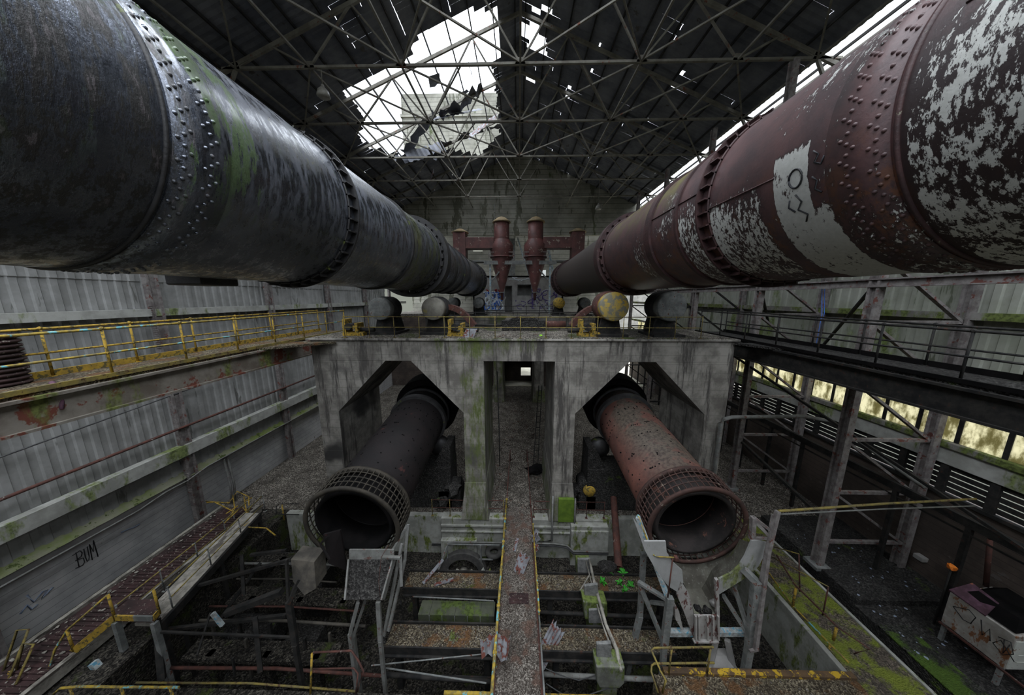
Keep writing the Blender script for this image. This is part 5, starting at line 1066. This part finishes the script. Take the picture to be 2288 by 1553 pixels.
mb = MB(); mb.tube([pb, qb], .022, 8); mb.build('post', 'rust', t)
mb = MB(); mb.box(12.15, 12.25, 1.5, 13.5, -.04, .05); tag(mb.build('edge_angle', 'mossblock'), 'mossy kerb angle along the outer edge of the mossy slab', 'kerb')
# moss growth sheet on the near edge of the outer slab
plateau('floor', 12.9, 13.9, 1.5, 8.6, -.14, -.08, 'mossgreen', .4, .03)
# control desk
t = thing('control_desk', (15.2, 7.5, -.12), 'rust-streaked white control cabinet on legs with torn maroon top, scribbled side', 'cabinet')
X0, X1, Y0, Y1 = 14.5, 15.8, 7.0, 8.3
mb = MB(); mb.hexa([(X0,Y0,.55),(X1,Y0,.55),(X1,Y1,.55),(X0,Y1,.55),(X0,Y0,1.75),(X1,Y0,2.0),(X1,Y1,2.0),(X0,Y1,1.75)]); mb.build('body', 'desk', t, bevel=.02)
mb = MB(); mb.box(X0+.02, X1+.01, Y0-.02, Y0, .60, 1.6); mb.box(X0+.2, X1, Y0-.03, Y0-.02, .85, .88); mb.box(X0+.2, X1, Y0-.03, Y0-.02, 1.1, 1.13); mb.build('end_panel', 'white', t)
mb = MB(); mb.hexa([(X0+.05,Y0+.05,1.80),(X1-.05,Y0+.05,2.02),(X1-.05,Y1-.05,2.02),(X0+.05,Y1-.05,1.80),(X0+.3,Y0+.2,2.15),(X1-.1,Y0+.2,2.3),(X1-.1,Y1-.3,2.3),(X0+.3,Y1-.3,2.15)]); mb.build('cover', 'black', t)
mb = MB(); mb.prism([(X0-.02, Y1-.75, 1.74), (X0-.02, Y1+.02, 1.78), (X0+.45, Y1-.1, 2.2), (X0+.35, Y1-.7, 2.15)], (0, 0, .04)); mb.build('torn_lid', 'purple', t)
for x, y in ((X0+.05, Y0+.08), (X0+.05, Y1-.08), (X1-.05, Y0+.08), (X1-.05, Y1-.08)): mb = MB(); mb.bar((x, y, -.12), (x, y, .57), .09); mb.build('leg', 'steel', t)
mb = MB(); mb.bar((X0-.04, Y0-.45, .52), (X0-.04, Y1, .52), .06, .05); mb.build('bottom_rail', 'rust', t)
mb = MB(); yy = lambda y, z: (X0-.012, y, z)
mb.tube([yy(8.15,1.35), yy(7.85,1.6), yy(7.7,1.5), yy(7.75,1.2), yy(7.9,1.15), yy(8.15,1.35)], .012, 5); mb.tube([yy(7.6,1.55), yy(7.5,1.1), yy(7.42,1.45), yy(7.35,1.1)], .012, 5)
mb.tube([yy(7.25,1.4), yy(7.05,1.5), yy(6.95,1.2), yy(7.1,.95), yy(7.3,1.1), yy(7.2,1.35), yy(6.9,1.0)], .012, 5); mb.tube([yy(7.15,1.45), yy(7.10,1.0), yy(7.05,1.4)], .012, 5); mb.build('scribble', 'ink', t)
mb = MB(); mb.tube([(15.6, 8.3, 2.0), (15.6, 8.5, 3.6)], .06, 8); mb.tube([(15.6, 8.5, 3.6), (15.6, 8.55, 4.0)], .035, 8); mb.build('conduit_stub', 'rust', t)
t = thing('warning_lamp', (15.0, 8.7, -.1), 'small orange lamp on a dark rod beside the control cabinet', 'lamp')
mb = MB(); mb.blob((15.0, 8.7, 2.3), .11, 2, .3); mb.build('lamp_head', 'orange', t)
mb = MB(); mb.tube([(15.0, 8.7, -.1), (15.0, 8.7, 2.2)], .03, 6); mb.build('rod', 'darksteel', t)
t = thing('bulkhead_light', pX(2058, 1246, XW-.1), 'pale bulkhead light on the dark brick wall', 'light'); p = pX(2058, 1246, XW-.1)
mb = MB(); mb.box(p.x-.15, p.x+.1, p.y-.15, p.y+.15, p.z-.1, p.z+.1); mb.build('housing', 'concrete_plain', t, bevel=.03)
# ================================================================ LEFT-HAND CONVEYOR AND STAIRS
t = thing('wall_conveyor', (-15, 9, 0), 'brown ribbed conveyor running along the foot of the white block wall', 'conveyor')
mb = MB(); mb.box(-15.9, -14.0, 3, 13.2, .28, .38)
y = 3.0
while y < 13.1: mb.box(-15.5, -14.2, y, y+.06, .38, .42); y += .14
mb.build('belt', 'belt', t)
mb = MB(); mb.box(-16.0, -15.85, 3, 13.3, .1, .5); mb.box(-14.05, -13.9, 3, 13.3, .1, .5); mb.build('side_frame', 'plate', t)
for k in range(5): mb = MB(); mb.box(-15.95, -13.95, 3.6+k*2.2, 3.75+k*2.2, 0, .28); mb.build('trestle', 'darksteel', t)
t = thing('plate_bridge', (-12.7, 9, 0), 'pale scuffed plate gangway beside the brown conveyor', 'gangway')
mb = MB(); mb.hexa([(-12.9,7.5,.62),(-12.1,7.5,.62),(-12.9,12.2,.85),(-13.7,12.2,.85),(-12.9,7.5,.72),(-12.1,7.5,.72),(-12.9,12.2,.95),(-13.7,12.2,.95)]); mb.build('plate', 'plate', t)
mb = MB(); mb.bar((-12.05,7.5,.55), (-12.85,12.2,.78), .08, .3)
for y_, x_ in ((7.6, -12.1), (9.9, -12.5), (12.1, -12.85)): mb.bar((x_, y_, -2.3), (x_, y_, .6), .12)
mb.build('side_beam', 'darksteel', t)
for (x0, y0, z0, x1, y1, z1, n, l) in ((-13.75, 12.5, .4, -13.55, 7.6, .4, 5, 'yellow railing between the brown conveyor and the pale plate gangway'), (-13.0, 12.6, .7, -12.2, 8.0, .7, 4, 'yellow railing over the pale plate gangway')):
    railing('conveyor_railing', (x0, y0, z0), (x1, y1, z1), n, .9, 'oldyellow', l, r=.022, postmat='steel')
t = thing('landing', (-12.2, 7, 0), 'small landing with yellow and grey kick plate at the end of the plate gangway', 'landing')
L = [pZ(246,1342,1.2), pZ(258,1386,1.2), pZ(344,1388,1.2), pZ(357,1372,1.2), pZ(345,1338,1.2)]
mb = MB(); mb.prism(L, (0,0,-.06)); mb.build('deck', 'belt', t)
mb = MB(); mb.bar(L[1]+Vector((0,0,.1)), (L[1]+L[2])/2+Vector((0,0,.1)), .04, .2); mb.build('kick_plate', 'yellow', t)
mb = MB(); mb.bar(L[2]+Vector((0,0,.1)), L[3]+Vector((0,0,.1)), .04, .2); mb.bar(L[1]+Vector((0,0,.1)), pZ(165,1455,.6), .05, .22); mb.build('kick_plate', 'yellow', t)
mb = MB(); mb.bar((L[1]+L[2])/2+Vector((0,0,.1)), L[2]+Vector((0,0,.1)), .04, .2); mb.build('kick_plate', 'steel', t)
for a, z in ((L[1], 1.0), (L[3], .95), (pZ(165,1455,.6), .8)): mb = MB(); mb.tube([a, a+Vector((0,0,z))], .035, 8); mb.build('post', 'yellow', t)
mb = MB(); mb.tube([L[1]+Vector((0,0,1.0)), pZ(165,1455,.6)+Vector((0,0,.8)), pZ(128,1470,.4)+Vector((0,0,.3)), pZ(103,1515,.2)], .03, 8); mb.build('handrail', 'turq', t)
for a in (L[2], L[1]): mb = MB(); mb.bar((a.x, a.y, -2.3), (a.x, a.y, 1.14), .14); mb.build('leg', 'steel', t)
t = thing('corner_railing', (-13.2, 6.3, 0), 'yellow railing rising from the lower left corner toward the block wall', 'railing')
mb = MB(); mb.tube([pZ(118,1552,.3), pZ(135,1538,.9), pZ(175,1534,.9), pZ(270,1535,.9), pZ(400,1536,.9)], .03, 8); mb.build('handrail', 'turq', t)
for px in (155, 270, 380): mb = MB(); p = pZ(px, 1535, .9); mb.tube([p, (p.x, p.y, .0 if p.x < -12.6 else -2.3)], .03, 8); mb.build('post', 'yellow', t)
t = thing('corner_railing', (-14.4, 6.6, 0), 'greyish railing hoops against the block wall in the lower left corner', 'railing')
mb = MB(); mb.tube([pX(2,1515,-15.6), pX(38,1408,-15.6), pX(64,1406,-15.4), pX(5,1553,-15.0)], .03, 8); mb.tube([pX(25,1540,-15.2), pX(52,1438,-15.2), pX(75,1440,-15.0), pX(35,1530,-14.6)], .03, 8); mb.build('hoop', 'oldyellow', t)
mb = MB(); mb.tube([pZ(18,1553,.1), pZ(22,1500,.4)], .04, 8); mb.tube([pZ(25,1553,.1), pZ(40,1525,.2)], .04, 8); mb.build('post', 'yellow', t)
t = thing('rail_knot', (-12.4, 12.8, 0), 'tangle of bent yellow rails at the far end of the brown conveyor', 'railing')
mb = MB()
for pts in (((460,1120),(512,1124),(530,1098),(556,1110),(556,1130)), ((462,1123),(480,1122),(520,1142)), ((520,1106),(525,1138),(505,1165)), ((545,1110),(552,1150),(560,1134)), ((500,1170),(540,1132),(552,1145),(530,1160)), ((555,1178),(595,1180),(615,1196)), ((545,1150),(565,1160),(545,1176)), ((505,1148),(532,1130)), ((548,1120),(563,1112))):
    mb.tube([pZ(a, b2, .9) for a, b2 in pts], .028, 7)
mb.build('bent_rails', 'yellow', t)
mb = MB(); p = pZ(520,1140,.9); mb.tube([p, (p.x, p.y, 0)], .03, 7); p = pZ(555,1130,.9); mb.tube([p, (p.x, p.y, 0)], .03, 7); mb.build('post', 'steel', t)
t = thing('pit_railing', (-9.5, 12, 0), 'dark hooped railing with a yellow strip near the outer side of the dark drum', 'railing')
mb = MB(); mb.tube([pZ(668,1126,.9), pZ(625,1126,.9), pZ(617,1132,.9), pZ(617,1150,.6)], .025, 7); mb.tube([pZ(668,1150,.5), pZ(622,1149,.5)], .025, 7); mb.build('handrail', 'darksteel', t)
mb = MB(); p = pZ(630,1128,.9); mb.tube([p, (p.x, p.y, 0)], .035, 7); mb.build('post', 'yellow', t)
# dark machinery frames in the left pit
t = thing('pit_machinery', (-9.5, 9, -2.3), 'dark girder framework of old machinery in the pit under the black kiln', 'machinery')
mb = MB()
for (a, b2, w_) in (((330,1340,9.0),(650,1250,8.6),.10), ((300,1415,8),(640,1375,7.8),.10), ((480,1400,8.8),(580,1260,8.8),.10), ((390,1300,9),(395,1380,8.7),.08), ((560,1240,9.2),(640,1230,9.2),.10), ((350,1385,7.5),(362,1520,7.0),.16),
                 ((360,1412,7.2),(650,1424,7.2),.06), ((540,1240,9),(545,1330,8.6),.1), ((505,1370,7.6),(630,1322,7.8),.18), ((570,1380,7.4),(582,1500,7.0),.12), ((440,1465,7),(470,1370,8),.05), ((520,1470,7),(525,1510,7),.05)):
    mb.bar(gv(*a), gv(*b2), w_)
mb.build('girders', 'darksteel', t)
for (z, y, x0, x1, r, m_) in ((-.25, 10.6, -12.3, -6.4, .05, 'pipe'), (-.5, 9.0, -12.2, -6.2, .035, 'rust'), (-.35, 8.4, -11.9, -5.6, .05, 'tan'), (-.8, 7.3, -12, -4.4, .05, 'rust'), (-.6, 6.8, -12.2, -5, .03, 'oldyellow'), (.1, 9.6, -11.6, -7.4, .03, 'tan'), (-1.0, 11.8, -12.3, -7.5, .06, 'pipe')):
    mb = MB(); mb.tube([(x0, y, z), ((x0+x1)/2, y+.1, z-.06), (x1, y-.05, z)], r, 7); mb.build('pipe_run', m_, t)
for k in range(9):
    x = -12+k*.72; mb = MB(); mb.bar((x, 8.0+.25*(k % 3), -2.3), (x+.05, 8.0+.25*(k % 3), -.2-.12*(k % 4)), .08); mb.build('stanchion', 'tan' if k % 2 else 'darksteel', t)
mb = MB()
for x0, x1, y0, y1, z in ((-11.8, -6.6, 9.2, 9.9, -.6), (-11.8, -6.4, 7.6, 8.2, -.9), (-12.0, -7.2, 10.8, 11.3, -.4)): mb.box(x0, x1, y0, y1, z-.15, z)
for x in (-11, -9, -7.2): mb.box(x, x+.2, 9.3, 9.5, -2.3, -.6); mb.box(x, x+.2, 7.7, 7.9, -2.3, -.9); mb.box(x, x+.2, 10.9, 11.1, -2.3, -.4)
mb.build('gantry_decks', 'pit', t)
mb = MB(); mb.box(-9.8, -8.4, 10.0, 10.8, -2.3, -.3); mb.box(-8.8, -7.6, 8.4, 9.0, -2.3, -1.2); mb.tube([(-11.3, 8.9, -1.4), (-9.4, 8.9, -1.4)], .45, 20); mb.build('motor_blocks', 'darkfloor', t)
mb = MB(); p = gv(475,1370,7.6); mb.bar(p, p+Vector((.25,0,-.5)), .1); mb.build('blue_post', 'bluepaint', t)
mb = MB(); p = gv(208,1480,6.8); mb.bar(p, p+Vector((.25,0,-.6)), .16); mb.build('blue_post', 'bluepaint', t)
t = thing('pit_railing', (-7.5, 6.4, 0), 'rust orange railing with bent end at the bottom of the picture before the dark drum', 'railing')
mb = MB(); mb.tube([gv(700,1458,6.6), gv(785,1454,6.6), gv(800,1475,6.5), gv(812,1500,6.4), gv(798,1545,6.3)], .028, 7); mb.tube([gv(695,1495,6.6), gv(790,1493,6.6), gv(800,1505,6.5), gv(795,1550,6.3)], .024, 7); mb.build('handrail', 'rust', t)
mb = MB(); p = gv(697,1460,6.6); mb.tube([p, (p.x, 6.35, -.02)], .03, 7); mb.build('post', 'yellow', t)
# loose stones and litter
rd = random.Random(11)
mb = MB()
for k in range(1500):
    y = rd.uniform(13.8, 32); x = rd.uniform(-1.5, 1.5) if rd.random() < .6 else rd.uniform(-9, 9)
    if 1.5 < abs(x) and (y < 17.7 or y > 30): continue
    mb.blob((x, y, .05), rd.uniform(.02, .075), 1, .3, (1, 1, .5))
tag(mb.build('gravel', 'walkgravel'), 'loose stones over the floor of the passage between the pier legs', 'gravel', kind='stuff')
mb = MB()
for k in range(1400):
    q = rd.random()
    if q < .5: x, y, z = rd.uniform(-.68, .62), rd.uniform(5.8, 14), .01
    elif q < .75: x, y, z = rd.uniform(-4.5, -.9), rd.choice((rd.uniform(7.75, 8.4), rd.uniform(9.75, 10.4))), -.30
    elif q < .9: x, y, z = rd.uniform(.9, 5.0), rd.choice((rd.uniform(7.75, 8.4), rd.uniform(9.75, 10.4))), -.30
    else: x, y, z = rd.uniform(4.4, 10), rd.uniform(5.5, 6.95), .01
    mb.blob((x, y, z), rd.uniform(.012, .04), 1, .3, (1, 1, .5))
tag(mb.build('pebbles', 'walkgravel'), 'small stones and leaf scraps on the causeway and cross gangways', 'gravel', kind='stuff')
mb = MB()
for k in range(500):
    x, y = rd.uniform(-12, 10), rd.uniform(7, 13); mb.blob((x, y, -2.22), rd.uniform(.03, .09), 1, .3, (1, 1, .5))
tag(mb.build('rubble', 'darkfloor'), 'dark rubble over the pit bottom', 'rubble', kind='stuff')
mb = MB()
for k in range(260):
    x, y = rd.choice((rd.uniform(-15.95, -15.6), rd.uniform(-15.6, -14.1), rd.uniform(-14.1, -13.9))), rd.uniform(5.5, 13); mb.blob((x, y, .43), rd.uniform(.015, .06), 1, .4, (1, 1, .3))
tag(mb.build('litter', 'plate'), 'pale crumbs and scraps strewn on the brown ribbed conveyor', 'litter', kind='stuff')
# daylight tubes of leaves: pale scraps on the dark outer slab
mb = MB()
for k in range(60):
    x, y = rd.uniform(13.1, 15.8), rd.uniform(7.5, 13); mb.blob((x, y, .15 if y > 9.3 else -.08), rd.uniform(.015, .05), 1, .3, (1, 1, .4))
tag(mb.build('litter', 'paleink'), 'pale bits of litter on the dark outer slab', 'litter', kind='stuff')
